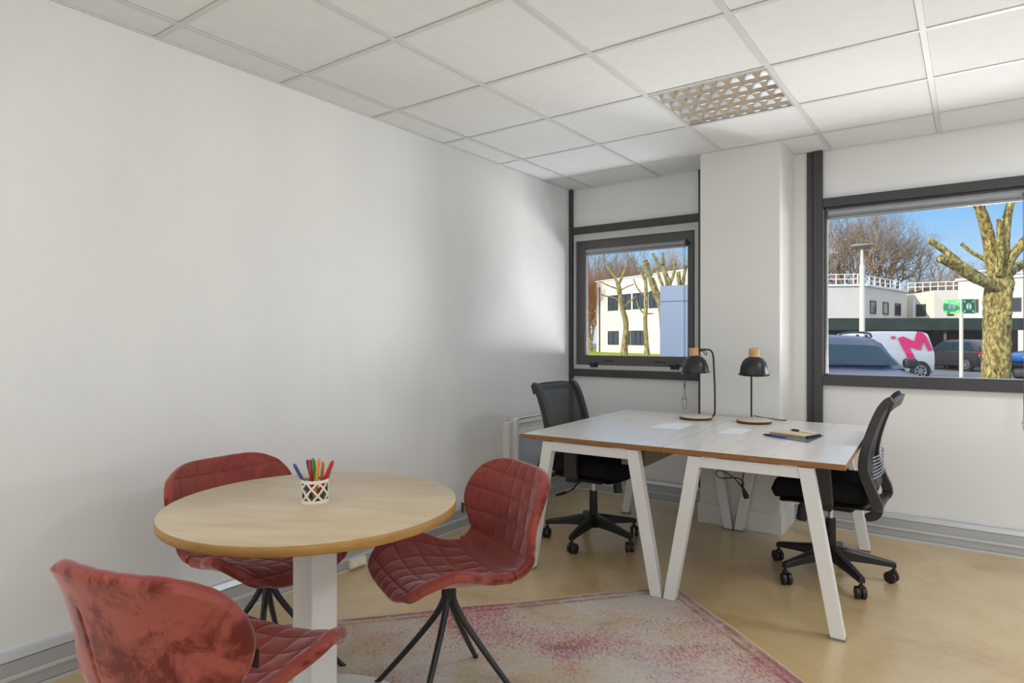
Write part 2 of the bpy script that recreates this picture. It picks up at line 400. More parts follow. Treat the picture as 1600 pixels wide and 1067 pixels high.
# roller blinds
def blind(label, x0, x1, z, y, cx, zc0, zc1, r=.026, sway=0):
    o = thing('roller_blind', label, 'blind', ((x0+x1)/2, y, z)); h = (x1-x0)/2
    m = MB(); prof = []
    for k in range(20):
        a = 2*PI*k/20; prof.append((math.cos(a)*r*.85, math.sin(a)*r))
    m.prism(prof, -h+.012, h-.012, lambda u, v, t: (t, u, v))
    m.build('blind_cassette', ALUB, o, smooth=True)
    MB().box(-h+.012, -.008, -r-.012, h-.012, .008, -r+.006).build('bottom_bar', ALUB, o, bevel=.003)
    for s in (-1, 1): MB().box(s*h-.006*(s+1), -.024, -r-.004, s*h-.006*(s-1), .024, r+.004).build('end_bracket', DARK2, o, bevel=.002)
    X = cx-(x0+x1)/2; yy = -.075-y if y < .05 else -.075
    pts = [(X-.006, yy, -.02), (X-.004, yy, zc0-z), (X-.018+sway*.3, yy, (zc0+zc1)/2-z), (X-.012+sway, yy, zc1-z+.02), (X+sway, yy, zc1-z), (X+.012+sway, yy, zc1-z+.02), (X+.014+sway*.3, yy, (zc0+zc1)/2-z), (X+.004, yy, zc0-z), (X+.006, yy, -.02)]
    MB().tube(smoothpath(pts, 6), .0016, 6).build('cord', mat('cord grey', (96,94,92), .6), o, smooth=True)
    MB().tube([(X, yy, zc0-z-.02), (X, yy, zc0-z+.02)], .006, 8).build('cord_joiner', DARK2, o, smooth=True)
    MB().bar((X, -.01, -.005), (X, yy, -.015), .012, .02).build('cord_guide', DARK2, o)
    return o
blind('rolled-up aluminium roller blind at the top of the small left window', .135, 1.02, 1.985, .026, 1.035, .90, .72, r=.024)
blind('long rolled-up aluminium roller blind at the top of the large right window', 1.99, 3.885, 2.088, .004, 3.02, .90, .64, r=.030, sway=.03)

# ------------------------------------------------------------------ ceiling light (louvred, recessed in its tile)
def ceiling_light():
    cx, cy = (LX0+LX1)/2, (LY0+LY1)/2
    o = thing('ceiling_light', 'square recessed ceiling light with mirrored louvre, switched off', 'light', (cx, cy, HC))
    MIR = mat('mirror louvre', (226,228,232), .16, 1); MIR2 = mat('housing enamel', (226,222,208), .3)
    h = .286
    m = MB()
    for b in ((-h-.008, -h-.008, h+.008, -h+.004), (-h-.008, h-.004, h+.008, h+.008), (-h-.008, -h, -h+.004, h), (h-.004, -h, h+.008, h)): m.box(b[0], b[1], -.004, b[2], b[3], .004)
    m.build('rim', ALU, o)
    m = MB().box(-h, -h, .070, h, h, .076)
    for b in ((-h, -h, -h+.004, h), (h-.004, -h, h, h), (-h, -h, h, -h+.004), (-h, h-.004, h, h)): m.box(b[0], b[1], .002, b[2], b[3], .072)
    m.build('housing', MIR2, o)
    # lengthwise V reflectors along x: 4 lamps -> 5 ridges
    for k in range(5):
        y = -h+.012+(2*h-.024)*k/4; wd = .026
        m = MB(); rows = []
        for (dy, z) in ((-.002, .003), (-wd*.45, .022), (-wd, .060)): rows.append([(x, y+dy, z) for x in (-h+.004, h-.004)])
        m.grid(rows)
        rows = [[(x, y-dy, z) for x in (-h+.004, h-.004)] for (dy, z) in ((-.002, .003), (-wd*.45, .022), (-wd, .060))]
        m.grid(rows); m.box(-h+.004, y-.002, .001, h-.004, y+.002, .004)
        m.build('reflector', MIR, o)
    n = 8
    for k in range(1, n):
        x = -h+2*h*k/n
        m = MB()
        for j in range(4):
            ya = -h+.012+(2*h-.024)*j/4+.003; yb = -h+.012+(2*h-.024)*(j+1)/4-.003
            rows = []
            for (dx, z, s) in ((0, .004, 0), (-.010, .026, .008), (-.016, .040, .018)): rows.append([(x+dx, ya+s+(yb-ya-2*s)*t/6, z-.010*math.sin(PI*t/6)*0) for t in range(7)])
            m.grid(rows)
            rows = [[(x-dx, ya+s+(yb-ya-2*s)*t/6, z) for t in range(7)] for (dx, z, s) in ((0, .004, 0), (-.010, .026, .008), (-.016, .040, .018))]
            m.grid(rows)
        m.build('louvre_blade', MIR, o)
    for j in range(4):
        y = -h+.012+(2*h-.024)*(j+.5)/4
        MB().tube([(-h+.03, y, .056), (h-.03, y, .056)], .008, 12).build('fluorescent_tube', WHITEP, o, smooth=True)
ceiling_light()

# ------------------------------------------------------------------ radiator
o = thing('radiator', 'white framed panel radiator on the left wall behind the mesh chair', 'radiator', (0, -.62, 0))
m = MB(); y0, y1, z0, z1 = -.33, .42, .165, .665
m.box(.035, y0+.03, z0, .080, y1, z1-.0)
m.build('body', WHITE, o, bevel=.004)
m = MB(); m.box(.08, y0+.03, z0, .098, y0+.055, z1); m.box(.08, y1-.03, z0, .098, y1, z1); m.box(.08, y0+.055, z1-.035, .098, y1-.03, z1); m.box(.08, y0+.055, z1-.115, .098, y1-.03, z1-.080); m.box(.08, y0+.055, z0, .098, y1-.03, z0+.03)
m.build('frame', WHITE, o, bevel=.003)
MB().box(.080, y0+.055, z0+.03, .088, y1-.03, z1-.115).build('front_panel', mat('pale blue grey panel', (170,178,188), .35), o)
m = MB()
for k in range(30): m.box(.081, y0+.06+.022*k, z1-.079, .084, y0+.074+.022*k, z1-.037)
m.build('top_grille', WHITE, o)
MB().box(.0, y0-.015, z0+.02, .060, y0+.028, z1+.015-.035).build('side_bracket', WHITEP, o, bevel=.004)
# sockets on the trunking
o = thing('wall_socket', 'cream double socket on the trunking behind the round table', 'socket', (.046, -2.37, .0355))
MB().box(0, -.055, -.022, .028, .055, .022).build('socket_box', mat('cream plastic', (226,218,194), .4), o, bevel=.003)
for dy in (-.027, .027): MB().tube([(.0275, dy, 0), (.0292, dy, 0)], .015, 20).build('socket_face', WHITEP, o, smooth=True)
o = thing('cable', 'short black cable lying on the left trunking beside the radiator', 'cable', (.03, -1.55, .152))
o['label'] = 'short black lead along the top of the left wall trunking'
MB().tube(smoothpath([(0, -.62, 0), (.004, -.5, .0), (.0, -.36, .001), (.004, -.2, 0)], 6), .006, 8).build('lead', BLACK, o, smooth=True)

# ================================================================== rug
def rug():
    c = Vector((1.563, -1.602)); a = Vector((.518, -2.816)); b = Vector((2.299, -2.199))
    u = (a-c).normalized(); v = (b-c).normalized()
    LU, LV = 2.30, 1.62
    M = Mat('faded persian weave'); tc = M.n('ShaderNodeTexCoord')
    uv = tc.outputs['UV']
    def noise(sc, det, ro, di, st=(1,1,1)):
        mp = M.n('ShaderNodeMapping'); mp.inputs['Scale'].default_value = st; M.l(uv, mp.inputs[0])
        n = M.n('ShaderNodeTexNoise', Scale=sc, Detail=det, Roughness=ro, Distortion=di); M.l(mp.outputs[0], n.inputs['Vector']); return n.outputs['Fac']
    def ramp(fac, stops):
        cr = M.n('ShaderNodeValToRGB'); M.l(fac, cr.inputs[0]); e = cr.color_ramp.elements
        e[0].position, e[0].color = stops[0][0], stops[0][1]; e[1].position, e[1].color = stops[-1][0], stops[-1][1]
        for p_, c_ in stops[1:-1]: q = e.new(p_); q.color = c_
        return cr.outputs[0]
    def mix(f, a_, b_, bt='MIX'):
        x = M.n('ShaderNodeMix', data_type='RGBA', blend_type=bt)
        if isinstance(f, float): x.inputs[0].default_value = f
        else: M.l(f, x.inputs[0])
        M.l(a_, x.inputs[6])
        if isinstance(b_, tuple): x.inputs[7].default_value = b_
        else: M.l(b_, x.inputs[7])
        return x.outputs[2]
    g = lambda x: (x, x, x, 1)
    base = ramp(noise(2.2, 5, .6, .5), [(.3, srgb(178,170,166)), (.45, srgb(196,188,178)), (.58, srgb(186,172,146)), (.7, srgb(150,148,158))])
    def mth(op, a_, b_=None):
        x = M.n('ShaderNodeMath', operation=op); M.l(a_, x.inputs[0])
        if b_ is not None:
            if isinstance(b_, (int, float)): x.inputs[1].default_value = b_
            else: M.l(b_, x.inputs[1])
        return x.outputs[0]
    big = noise(1.5, 3, .55, .4); fine = noise(60, 9, .85, .4, (1.5, .7, 1))
    s_ = mth('ADD', mth('MULTIPLY', big, .65), fine)
    mr = M.n('ShaderNodeMapRange'); mr.inputs['From Min'].default_value = .80; mr.inputs['From Max'].default_value = .93; mr.inputs['To Max'].default_value = .9; M.l(s_, mr.inputs[0])
    pcol = ramp(noise(3, 4, .6, .5), [(.35, srgb(146,48,70)), (.5, srgb(176,88,92)), (.65, srgb(134,66,96))])
    col = mix(mr.outputs[0], base, pcol)
    f2 = noise(55, 8, .85, .3, (.6, 1.6, 1)); mr2 = M.n('ShaderNodeMapRange'); mr2.inputs['From Min'].default_value = .57; mr2.inputs['From Max'].default_value = .70; mr2.inputs['To Max'].default_value = .8; M.l(f2, mr2.inputs[0])
    col = mix(mr2.outputs[0], col, srgb(104,92,112))
    f3 = noise(48, 8, .85, .3, (1.8, .6, 1)); mr3 = M.n('ShaderNodeMapRange'); mr3.inputs['From Min'].default_value = .54; mr3.inputs['From Max'].default_value = .68; mr3.inputs['To Max'].default_value = .7; M.l(f3, mr3.inputs[0])
    col = mix(mr3.outputs[0], col, srgb(214,210,208))
    # border stripes from the uv distance to the edge
    sx = M.n('ShaderNodeSeparateXYZ'); M.l(uv, sx.inputs[0])
    ex = mth('MINIMUM', sx.outputs[0], mth('SUBTRACT', mth('MULTIPLY', sx.outputs[0], -1), -LU))
    ey = mth('MINIMUM', sx.outputs[1], mth('SUBTRACT', mth('MULTIPLY', sx.outputs[1], -1), -LV))
    ed = mth('MINIMUM', ex, ey)
    st = ramp(mth('MULTIPLY', ed, 4.0), [(0, g(.0)), (.035, g(0)), (.05, g(.55)), (.13, g(.65)), (.16, g(.15)), (.22, g(.1)), (.24, g(.65)), (.30, g(.6)), (.32, g(.0)), (1, g(0))])
    worn = noise(9, 5, .7, .6); mr4 = M.n('ShaderNodeMapRange'); mr4.inputs['From Min'].default_value = .36; mr4.inputs['From Max'].default_value = .56; M.l(worn, mr4.inputs[0])
    col = mix(mth('MULTIPLY', st, mr4.outputs[0]), col, srgb(136,74,92))
    be = ramp(mth('MULTIPLY', ed, 4.0), [(0, g(1)), (.03, g(1)), (.045, g(0)), (1, g(0))])
    col = mix(be, col, srgb(204,178,150))
    M.l(col, M.b.inputs['Base Color']); M.b.inputs['Roughness'].default_value = .95; M.b.inputs['Specular IOR Level'].default_value = .1
    bp = M.n('ShaderNodeBump', Strength=.4, Distance=.002); M.l(f2, bp.inputs['Height']); M.l(bp.outputs[0], M.b.inputs['Normal'])
    me = bpy.data.meshes.new('rug'); vs = []; uvs = []; nu, nv = 46, 32
    th = .007
    for i in range(nu+1):
        for j in range(nv+1):
            s, t = LU*i/nu, LV*j/nv
            e = min(s, t, LU-s, LV-t); wob = .006*math.sin(s*9+1)*(1 if t < .01 or t > LV-.01 else 0)
            p = c+u*s+v*(t+wob)+u*(.005*math.sin(t*8) if s < .01 else 0)
            vs.append((p.x, p.y, th+.0012*math.sin(s*5)*math.sin(t*4)*(e > .1))); uvs.append((s, t))
    fs = []
    for i in range(nu):
        for j in range(nv):
            k = i*(nv+1)+j; fs.append((k, k+1, k+nv+2, k+nv+1))
    ring = [i*(nv+1) for i in range(nu+1)]+[nu*(nv+1)+j for j in range(1, nv+1)]+[i*(nv+1)+nv for i in range(nu-1, -1, -1)]+[j for j in range(nv-1, 0, -1)]
    o0 = len(vs)
    for k in ring: vs.append((vs[k][0], vs[k][1], 0.0005)); uvs.append(uvs[k])
    n = len(ring)
    for q in range(n): fs.append((ring[q], ring[(q+1) % n], o0+(q+1) % n, o0+q))
    fs.append(tuple(range(o0, o0+n)))
    me.from_pydata(vs, [], fs); me.materials.append(M.m)
    ul = me.uv_layers.new(name='UVMap')
    for p in me.polygons:
        for li in p.loop_indices: ul.data[li].uv = uvs[me.loops[li].vertex_index]
    b = bmesh.new(); b.from_mesh(me); bmesh.ops.recalc_face_normals(b, faces=b.faces); b.to_mesh(me); b.free()
    o = bpy.data.objects.new('rug', me); COL.objects.link(o)
    tag(o, 'faded pink and grey oriental rug on the tan floor', 'rug')
rug()

# ================================================================== round table
TC = (1.077, -3.414); TR = .449; TZ = .735
o = thing('round_table', 'round light oak meeting table on a square white column', 'table', (*TC, 0))
m = MB()
m.lathe([(TR-.002, TZ-.028), (TR, TZ-.026), (TR, TZ-.0012), (TR-.0012, TZ)], n=128, cap=False)
vs = [(0,0,TZ)]+[((TR-.0012)*math.cos(2*PI*k/128), (TR-.0012)*math.sin(2*PI*k/128), TZ) for k in range(128)]
m.m = [1]*len(m.f)
m.add(vs, [(0, 1+k, 1+(k+1) % 128) for k in range(128)], 0)
m.add([((TR-.002)*math.cos(2*PI*k/128), (TR-.002)*math.sin(2*PI*k/128), TZ-.028) for k in range(128)], [tuple(range(127, -1, -1))], 0)
top = m.build('tabletop', [OAK, OAKE], o, smooth=True, angle=50); top.rotation_euler = (0, 0, math.radians(28))
MB().box(-.049, -.049, .012, .049, .049, TZ-.034).build('column', WHITE, o, bevel=.004)
MB().box(-.16, -.16, TZ-.036, .16, .16, TZ-.028).build('mounting_plate', WHITE, o, bevel=.002)
MB().lathe([(.325, .0078), (.325, .0125), (.318, .0165), (.06, .018), (0, .018)], n=96).build('base_plate', WHITE, o, smooth=True)

# pot and its pens
PX, PY = TC
IVORY = mat('ivory paint', (232,226,208), .45)
o = thing('pen_pot', 'ivory lattice pen pot on the round table', 'pot', (PX, PY, TZ))
R_ = .040; H_ = .072
MB().lathe([(0, .001), (R_-.004, .001), (R_-.002, .004), (R_-.002, H_-.004), (R_-.0035, H_-.004), (R_-.0035, .006), (0, .006)], n=40, cap=False).build('glass_cup', GLASS, o, smooth=True)
for z0, z1 in ((0, .009), (H_-.009, H_)): MB().lathe([(R_-.0015, z0), (R_+.0025, z0), (R_+.003, (z0+z1)/2), (R_+.0025, z1), (R_-.0015, z1), (R_-.0015, z0)], n=40, cap=False).build('rim_ring', IVORY, o, smooth=True, angle=60)
m = MB()
for k in range(7):
    for s in (-1, 1):
        a0 = 2*PI*k/7; pts = []
        for t in range(9):
            a = a0+s*t/8*2*PI/7*1.5; pts.append((math.cos(a), math.sin(a), t/8))
        rr = [[], []]
        for (c_, s_, t) in pts:
            z = .004+t*(H_-.008); rr[0].append((c_*(R_+.0006), s_*(R_+.0006), z-.0045)); rr[1].append((c_*(R_+.0006), s_*(R_+.0006), z+.0045))
        outer = [[(x*1.045, y*1.045, z) for x, y, z in r] for r in rr]
        m.grid([rr[0], rr[1], outer[1], outer[0], rr[0]])
m.build('lattice', IVORY, o)
RED = (196,22,34); GRN = (6,132,74); ORG = (232,146,38); NVY = (40,48,92); BLU = (52,68,128)
def pen(label, col, ang, tilt, off, L=.125, r=.0046, dist=0):
    bx, by = off; a = math.radians(ang)
    th = thing('felt_pen', label, 'pen', (PX+bx, PY+by, TZ+.0075), 0, 'felt pens in the pot')
    M_ = mat('pen '+str(col), col, .3)
    R3 = Matrix.Rotation(math.radians(tilt), 3, Vector((-math.sin(a), math.cos(a), 0)))
    m = MB().lathe([(0, 0), (.0012, .0), (.002, .006), (r*.9, .012), (r, .016), (r, L*.62)], n=14, M=R3)
    m.build('barrel', M_, th, smooth=True)
    m = MB().lathe([(r*1.12, L*.60), (r*1.12, L*.93), (r*.8, L*.97), (r*.62, L), (0, L)], n=14, M=R3)
    m.build('cap', M_, th, smooth=True)
    c = Vector((r*1.35, 0, L*.72)); d = Vector((r*1.35, 0, L*.93))
    MB().bar(R3 @ c, R3 @ d, .003, .002).build('clip', M_, th)
rd = math.degrees(YAW)   # screen right is at this angle in the plan
pen('dark blue felt pen standing at the left of the pot', NVY, rd+180, 13, (-.012, .012))
pen('blue felt pen leaning furthest left out of the pot', BLU, rd+188, 27, (-.004, -.006), .128)
pen('thin amber felt pen between the blue pens and the red one', (206,140,40), rd+180, 12, (-.002, .016), .108, .0036)
pen('upright red felt pen in the middle of the pot', RED, rd+180, 3, (-.006, -.006), .126, .0055)
pen('green felt pen leaning slightly left in the middle of the pot', GRN, rd+190, 6, (.012, .0), .132, .0052)
pen('orange felt pen behind the middle of the pot', (222,138,50), rd+10, 4, (.006, .016), .118)
pen('bright orange felt pen, tallest at the right of the middle', ORG, rd, 7, (.010, -.012), .134, .005)
pen('green felt pen at the back right of the pot', (20,140,90), rd+20, 14, (.016, .016), .122)
pen('red felt pen leaning furthest right out of the pot', RED, rd-6, 24, (.002, .004), .134, .0055)

# ================================================================== pink chairs
def hspline(xs_, ys_, x):
    xs_ = np.array(xs_, float); ys_ = np.array(ys_, float); x = np.clip(x, xs_[0], xs_[-1])
    mm = np.gradient(ys_, xs_, axis=0); i = np.clip(np.searchsorted(xs_, x)-1, 0, len(xs_)-2)
    h = xs_[i+1]-xs_[i]; t = (x-xs_[i])/h
    f = (lambda a: a) if ys_.ndim == 1 else (lambda a: a[..., None])
    return f(2*t**3-3*t**2+1)*ys_[i]+f((t**3-2*t**2+t)*h)*mm[i]+f(-2*t**3+3*t**2)*ys_[i+1]+f((t**3-t**2)*h)*mm[i+1]
def shell_mesh(TH=.036):
    pr = np.array([(.245,.405),(.235,.435),(.19,.458),(.10,.458),(0,.448),(-.10,.446),(-.18,.452),(-.222,.485),(-.238,.54),(-.245,.61),(-.256,.69),(-.274,.77),(-.288,.81),(-.298,.828)])
    pr[:, 1] = .45+(pr[:, 1]-.45)*np.where(pr[:, 1] > .46, .895, 1); pr[:, 0] -= .041*np.clip(pr[:, 1]-.47, 0, 1)
    L = np.concatenate([[0], np.cumsum(np.hypot(*np.diff(pr, axis=0).T))]); T = L[-1]; Sx = L/T
    na, nb = 151, 251
    a = np.sin(np.linspace(-1, 1, na)*PI/2*.97)/math.sin(PI/2*.97); b = np.sin(np.linspace(-1, 1, nb)*PI/2*.9)/math.sin(PI/2*.9)
    a = (.45*a+.55*np.linspace(-1, 1, na))[None, :]; b = (.45*b+.55*np.linspace(-1, 1, nb))[:, None]
    # pack extra rows at the rim
    a = np.sign(a)*(1-(1-np.abs(a))**1.15); b = np.sign(b)*(1-(1-np.abs(b))**1.15)
    k = .5
    p = a*np.sqrt(1-k*b**2); q = b*np.sqrt(1-k*a**2)
    rad = np.maximum(np.hypot(p, q), 1e-9); cx_, cy_ = np.abs(p)/rad, np.abs(q)/rad; ex_ = 3.6
    g_ = np.maximum(cx_**ex_+cy_**ex_, 1e-3)**(-1/ex_); g_ = 1+(g_-1)*rad**1.5
    p = p*g_; q = q*g_; s = np.clip((q+1)/2, 0, 1)
    A = a*np.ones_like(s); Bq = b*np.ones_like(s)
    yz = hspline(Sx, pr, s.ravel()).reshape(s.shape+(2,)); e = 2e-3
    t = (hspline(Sx, pr, np.clip(s+e, 0, 1).ravel())-hspline(Sx, pr, np.clip(s-e, 0, 1).ravel())).reshape(s.shape+(2,)); t /= np.linalg.norm(t, axis=-1, keepdims=True)
    n = np.stack([t[..., 1], -t[..., 0]], -1)
    kn = [0,.1,.25,.42,.52,.62,.78,.9,1]
    W = hspline([0,.1,.25,.42,.52,.62,.72,.84,.92,1], 1.085*np.array([.225,.24,.245,.192,.172,.19,.228,.252,.254,.246]), s.ravel()).reshape(s.shape)+.034*np.exp(-((s-.54)/.1)**2)
    Cc = hspline([0,.10,.21,.32,.42,.52,.62,.78,.9,1], [.12,.62,1.12,.86,.48,.40,.6,1,.9,.6], s.ravel()).reshape(s.shape)*np.where(s < .5, .075, .096)
    X = p*W; lift = Cc*np.abs(p)**2.4
    Q = np.stack([X, yz[..., 0]+n[..., 0]*lift, yz[..., 1]+n[..., 1]*lift], -1)
    da = np.gradient(Q, axis=1); db = np.gradient(Q, axis=0); N = np.cross(da, db)
    ln = np.linalg.norm(N, axis=-1, keepdims=True); N = N/np.maximum(ln, 1e-12)
    c = N[nb//2, na//2]; 
    if c[1]+c[2] < 0: N = -N
    rho = np.maximum(np.abs(A), np.abs(Bq))
    em = np.minimum((1-np.abs(A))*W, (1-np.abs(Bq))*T/2)       # metres to the rim
    rr = .018
    prof = np.where(em < rr, np.sqrt(np.clip(1-(1-em/rr)**2, 0, 1)), 1.0)
    # quilting on the front
    d = np.zeros_like(s); puff = np.zeros_like(s)
    lum = (s > .475) & (s < .615); lumf = np.clip(np.minimum(s-.475, .615-s)/.01, 0, 1)*lum
    edge = np.clip((em-.012)/.02, 0, 1)
    for a0 in (-.74, -.44, -.145, .145, .44, .74):
        dd = np.abs(A-a0)*W; d = np.maximum(d, np.exp(-(dd/.0032)**2)*(1-lumf)); puff = np.maximum(puff, np.exp(-(dd/.018)**2)*(1-lumf))
    for s0 in (.075, .165, .26, .36, .47, .615, .72, .82, .915):
        dd = np.abs(s-s0)*T; d = np.maximum(d, np.exp(-(dd/.0032)**2)); puff = np.maximum(puff, np.exp(-(dd/.018)**2))
    front = Q+N*((TH*.5*(prof-1))-(.0045*d+.0042*puff)*(edge*.75+.25)*prof)[..., None]
    # back: smooth, with two long darts
    dart = np.zeros_like(s)
    for sg in (-1,):
        w_ = np.clip((s-.55)/.05, 0, 1)*np.clip((.88-s)/.04, 0, 1)
        dd = np.abs(A-sg*(.40-.45*np.clip(.86-s, 0, 1)))*W; dart = np.maximum(dart, np.exp(-(dd/.004)**2)*w_)
    back = Q-N*(TH*.5*(prof+1)-.007*dart)[..., None]
    global TAGP
    j_ = int(np.argmin(np.abs(s[:, -1]-.72)+(Bq[:, -1] < 0)*9)); TAGP = Q[j_, -1]
    V = np.concatenate([front.reshape(-1, 3), back.reshape(-1, 3)]); o = na*nb
    I = np.arange(na*nb).reshape(nb, na)
    f1 = np.stack([I[:-1, :-1], I[:-1, 1:], I[1:, 1:], I[1:, :-1]], -1).reshape(-1, 4)
    f2 = f1[:, ::-1]+o
    me = bpy.data.meshes.new('seat_shell'); me.from_pydata(V.tolist(), [], np.concatenate([f1, f2]).tolist())
    me.polygons.foreach_set('material_index', [0]*len(f1)+[1]*len(f2))
    bm = bmesh.new(); bm.from_mesh(me); bmesh.ops.remove_doubles(bm, verts=bm.verts, dist=2e-5); bmesh.ops.recalc_face_normals(bm, faces=bm.faces); bm.to_mesh(me); bm.free()
    me.polygons.foreach_set('use_smooth', [True]*len(me.polygons)); me.materials.append(VELVF); me.materials.append(VELV); me.update()
    return me
def pink_chair():
    t = thing('velvet_chair', '', 'chair')
    me = shell_mesh(); sh = bpy.data.objects.new('seat_shell', me); COL.objects.link(sh); sh.parent = t
    m = MB(); m.lathe([(.020, .335), (.026, .34), (.026, .40), (.07, .405), (.07, .427), (0, .427)], n=28)
    m.build('swivel_hub', BLACKM, t, smooth=True)
    for k in range(4):
        a = PI/4+k*PI/2; c, s = math.cos(a), math.sin(a)
        pts = smoothpath([(c*.012, s*.012, .375), (c*.018, s*.018, .335), (c*.05, s*.05, .275), (c*.12, s*.12, .185), (c*.205, s*.205, .085), (c*.275, s*.275, .006)], 4)
        N = len(pts); rr = [.0125-.0035*i/(N-1) for i in range(N)]
        lg = MB().tube(pts, rr, 14).build('leg', BLACKM, t, smooth=True)
        MB().lathe([(.010, 0), (.011, .002), (.010, .010), (0, .010)], (c*.277, s*.277, 0), n=14).build('foot_cap', RUBBER, lg, smooth=True)
    MB().box(TAGP[0]-.008, TAGP[1]-.001, TAGP[2]-.02, TAGP[0]+.016, TAGP[1]+.001, TAGP[2]+.02).build('care_tag', mat('dark tag', (74,44,50), .7), t)
    return t
GP = 'velvet chairs round the oak table'
def place_chair(c, x, y, deg, z, label):
    c.location = (x, y, z); c.rotation_euler = (0, 0, math.radians(deg-90)); c['label'] = label; c['group'] = GP; return c
ch = pink_chair()
chB = copy_tree(ch); chA = copy_tree(ch)
place_chair(ch, 1.297, -3.021, 244.4, .0085, 'quilted rose velvet chair seen side-on, standing on the rug nearest the desks')
place_chair(chB, .645, -3.303, 1.8, 0, 'quilted rose velvet chair behind the round table against the left wall')
place_chair(chA, 1.261, -3.824, 104.8, 0, 'rose velvet chair in the foreground seen from behind, cut by the bottom edge')

# ================================================================== desks
def desk(label, lx, mirror):
    rot = .045; lc = Vector((lx-1.5, -.0155))
    x = 1.5+lc.x*math.cos(rot)-lc.y*math.sin(rot); y = -1.1+lc.x*math.sin(rot)+lc.y*math.cos(rot)
    t = thing('office_desk', label, 'desk', (x, y, 0), rot, 'two desks standing side by side')
    hw, hl, zt = .3925, .6955, .735
    m = MB().box(-hw, -hl, zt-.025, hw, hl, zt)
    m.m = [1, 0, 1, 1, 1, 1]
    m.build('tabletop', [DESKT, DESKE], t, bevel=.0012)
    for sy in (-1, 1):
        y0 = sy*(hl-.035)
        m = MB(); zt2 = zt-.030; zb = zt2-.050
        # beam with chamfered ends
        xt = .245; 
        m.box(-xt+.0, y0-.020, zb, xt, y0+.020, zt2)
        m.build('beam', WHITE, t, bevel=.002)
        for sp_ in (-.17, .17): MB().box(sp_-.035, y0-.018, zt2, sp_+.035, y0+.018, zt-.025).build('spacer', WHITEP, t)
        for sx in (-1, 1):
            ti, to = .238, .298; bi, bo = .333, .389
            f = lambda u: sx*u
            za = .008
            q0 = [(f(bi), y0-.024, za), (f(bo), y0-.024, za), (f(bo), y0+.024, za), (f(bi), y0+.024, za)]
            q1 = [(f(ti-.03), y0-.024, zt2), (f(to-.03), y0-.024, zt2), (f(to-.03), y0+.024, zt2), (f(ti-.03), y0+.024, zt2)]
            lg = MB().hexa(q0, q1).build('leg', WHITE, t, bevel=.002)
            MB().box(f(bi)-.001, y0-.025, 0, f(bo)+.001, y0+.025, .009).build('foot_pad', FOOT, lg)
    s = 1 if mirror else -1
    for x_ in (-.2, .2): MB().box(x_-.02, -hl+.06, zt-.058, x_+.02, hl-.06, zt-.028).build('rail', WHITE, t)
    x0, x1 = s*.15, s*.275
    ya = -.60 if mirror else -.05
    m = MB(); m.box(x0, ya, .612, x1, .60, .615); m.box(x0-.0015, ya, .612, x0+.0015, .60, .709); m.box(x1-.0015, ya, .612, x1+.0015, .60, .709); m.box(x0, ya-.0015, .612, x1, ya+.0015, .69)
    m.build('cable_tray', mat('taupe tray', (122,110,84), .45), t)
    return t
desk('left-hand grey oak desk with white slanted legs, next to the radiator', 1.1480, True)
desk('right-hand grey oak desk with white slanted legs, carrying the notebook', 1.9350, False)
DR = .045
# ------------------------------------------------------------------ desk lamps
def desk_lamp():
    t = thing('desk_lamp', '', 'lamp')
    m = MB().lathe([(.098, 0), (.102, .004), (.102, .012), (.100, .0135)], n=56); m.build('base_underside', mat('dark walnut underside', (72,46,32), .4), t, smooth=True, angle=50)
    MB().lathe([(.100, .0135), (.1015, .015), (.1015, .022), (.100, .0235), (0, .0235)], n=56, cap=False).build('base_disc', PINEL, t, smooth=True, angle=50)
    # arm: from the back of the disc up and over
    pts = smoothpath([(.080, 0, .012), (.102, 0, .014), (.120, 0, .035), (.123, 0, .07), (.122, 0, .2), (.116, 0, .34), (.111, 0, .41), (.096, 0, .440), (.07, 0, .447), (.03, 0, .447)], 5)
    MB().tube(pts, .0055, 12).build('arm', BLACKM, t, smooth=True)
    B = Matrix.Rotation(math.radians(-5), 3, 'Y')
    c = (0, 0, .298)
    m = MB().lathe([(.087, .0), (.093, -.002), (.093, .001), (.083, .004), (.082, .02), (.079, .046), (.069, .076), (.050, .098), (.034, .106), (.030, .110), (.030, .106), (.047, .094), (.066, .073), (.076, .044), (.079, .02), (.080, .002), (.087, 0)], c, n=56, M=B, cap=False)
    m.build('lamp_shade', mat('matt black shade', (30,29,31), .34), t, smooth=True, angle=60)
    MB().lathe([(.030, .105), (.0305, .107), (.0305, .158), (.029, .160), (0, .160)], c, n=32, M=B).build('wooden_neck', PINE, t, smooth=True, angle=50)
    MB().lathe([(0, .03), (.018, .034), (.026, .05), (.022, .07), (.014, .085), (.014, .104), (0, .104)], c, n=24, M=B).build('bulb', WHITEP, t, smooth=True)
    MB().tube([(.024, 0, .4405), (.044, 0, .4445)], .009, 12).build('clamp', BLACKM, t, smooth=True)
    MB().tube(smoothpath([(.045, -.004, .44), (.052, -.006, .425), (.063, -.006, .412), (.070, -.004, .42), (.062, .0, .436), (.05, .002, .442)], 5), .0026, 8).build('flex', BLACKM, t, smooth=True)
    return t
lp = desk_lamp(); lp2 = copy_tree(lp)
lp.location = (1.335, -.675, TZ); lp.rotation_euler = (0, 0, math.radians(34)); lp['label'] = 'black domed desk lamp on the left, its bent arm seen from the side'; lp['group'] = 'pair of black desk lamps'
lp2.location = (1.690, -.645, TZ); lp2.rotation_euler = (0, 0, math.radians(112)); lp2['label'] = 'black domed desk lamp on the right, its arm hidden behind the shade'; lp2['group'] = 'pair of black desk lamps'
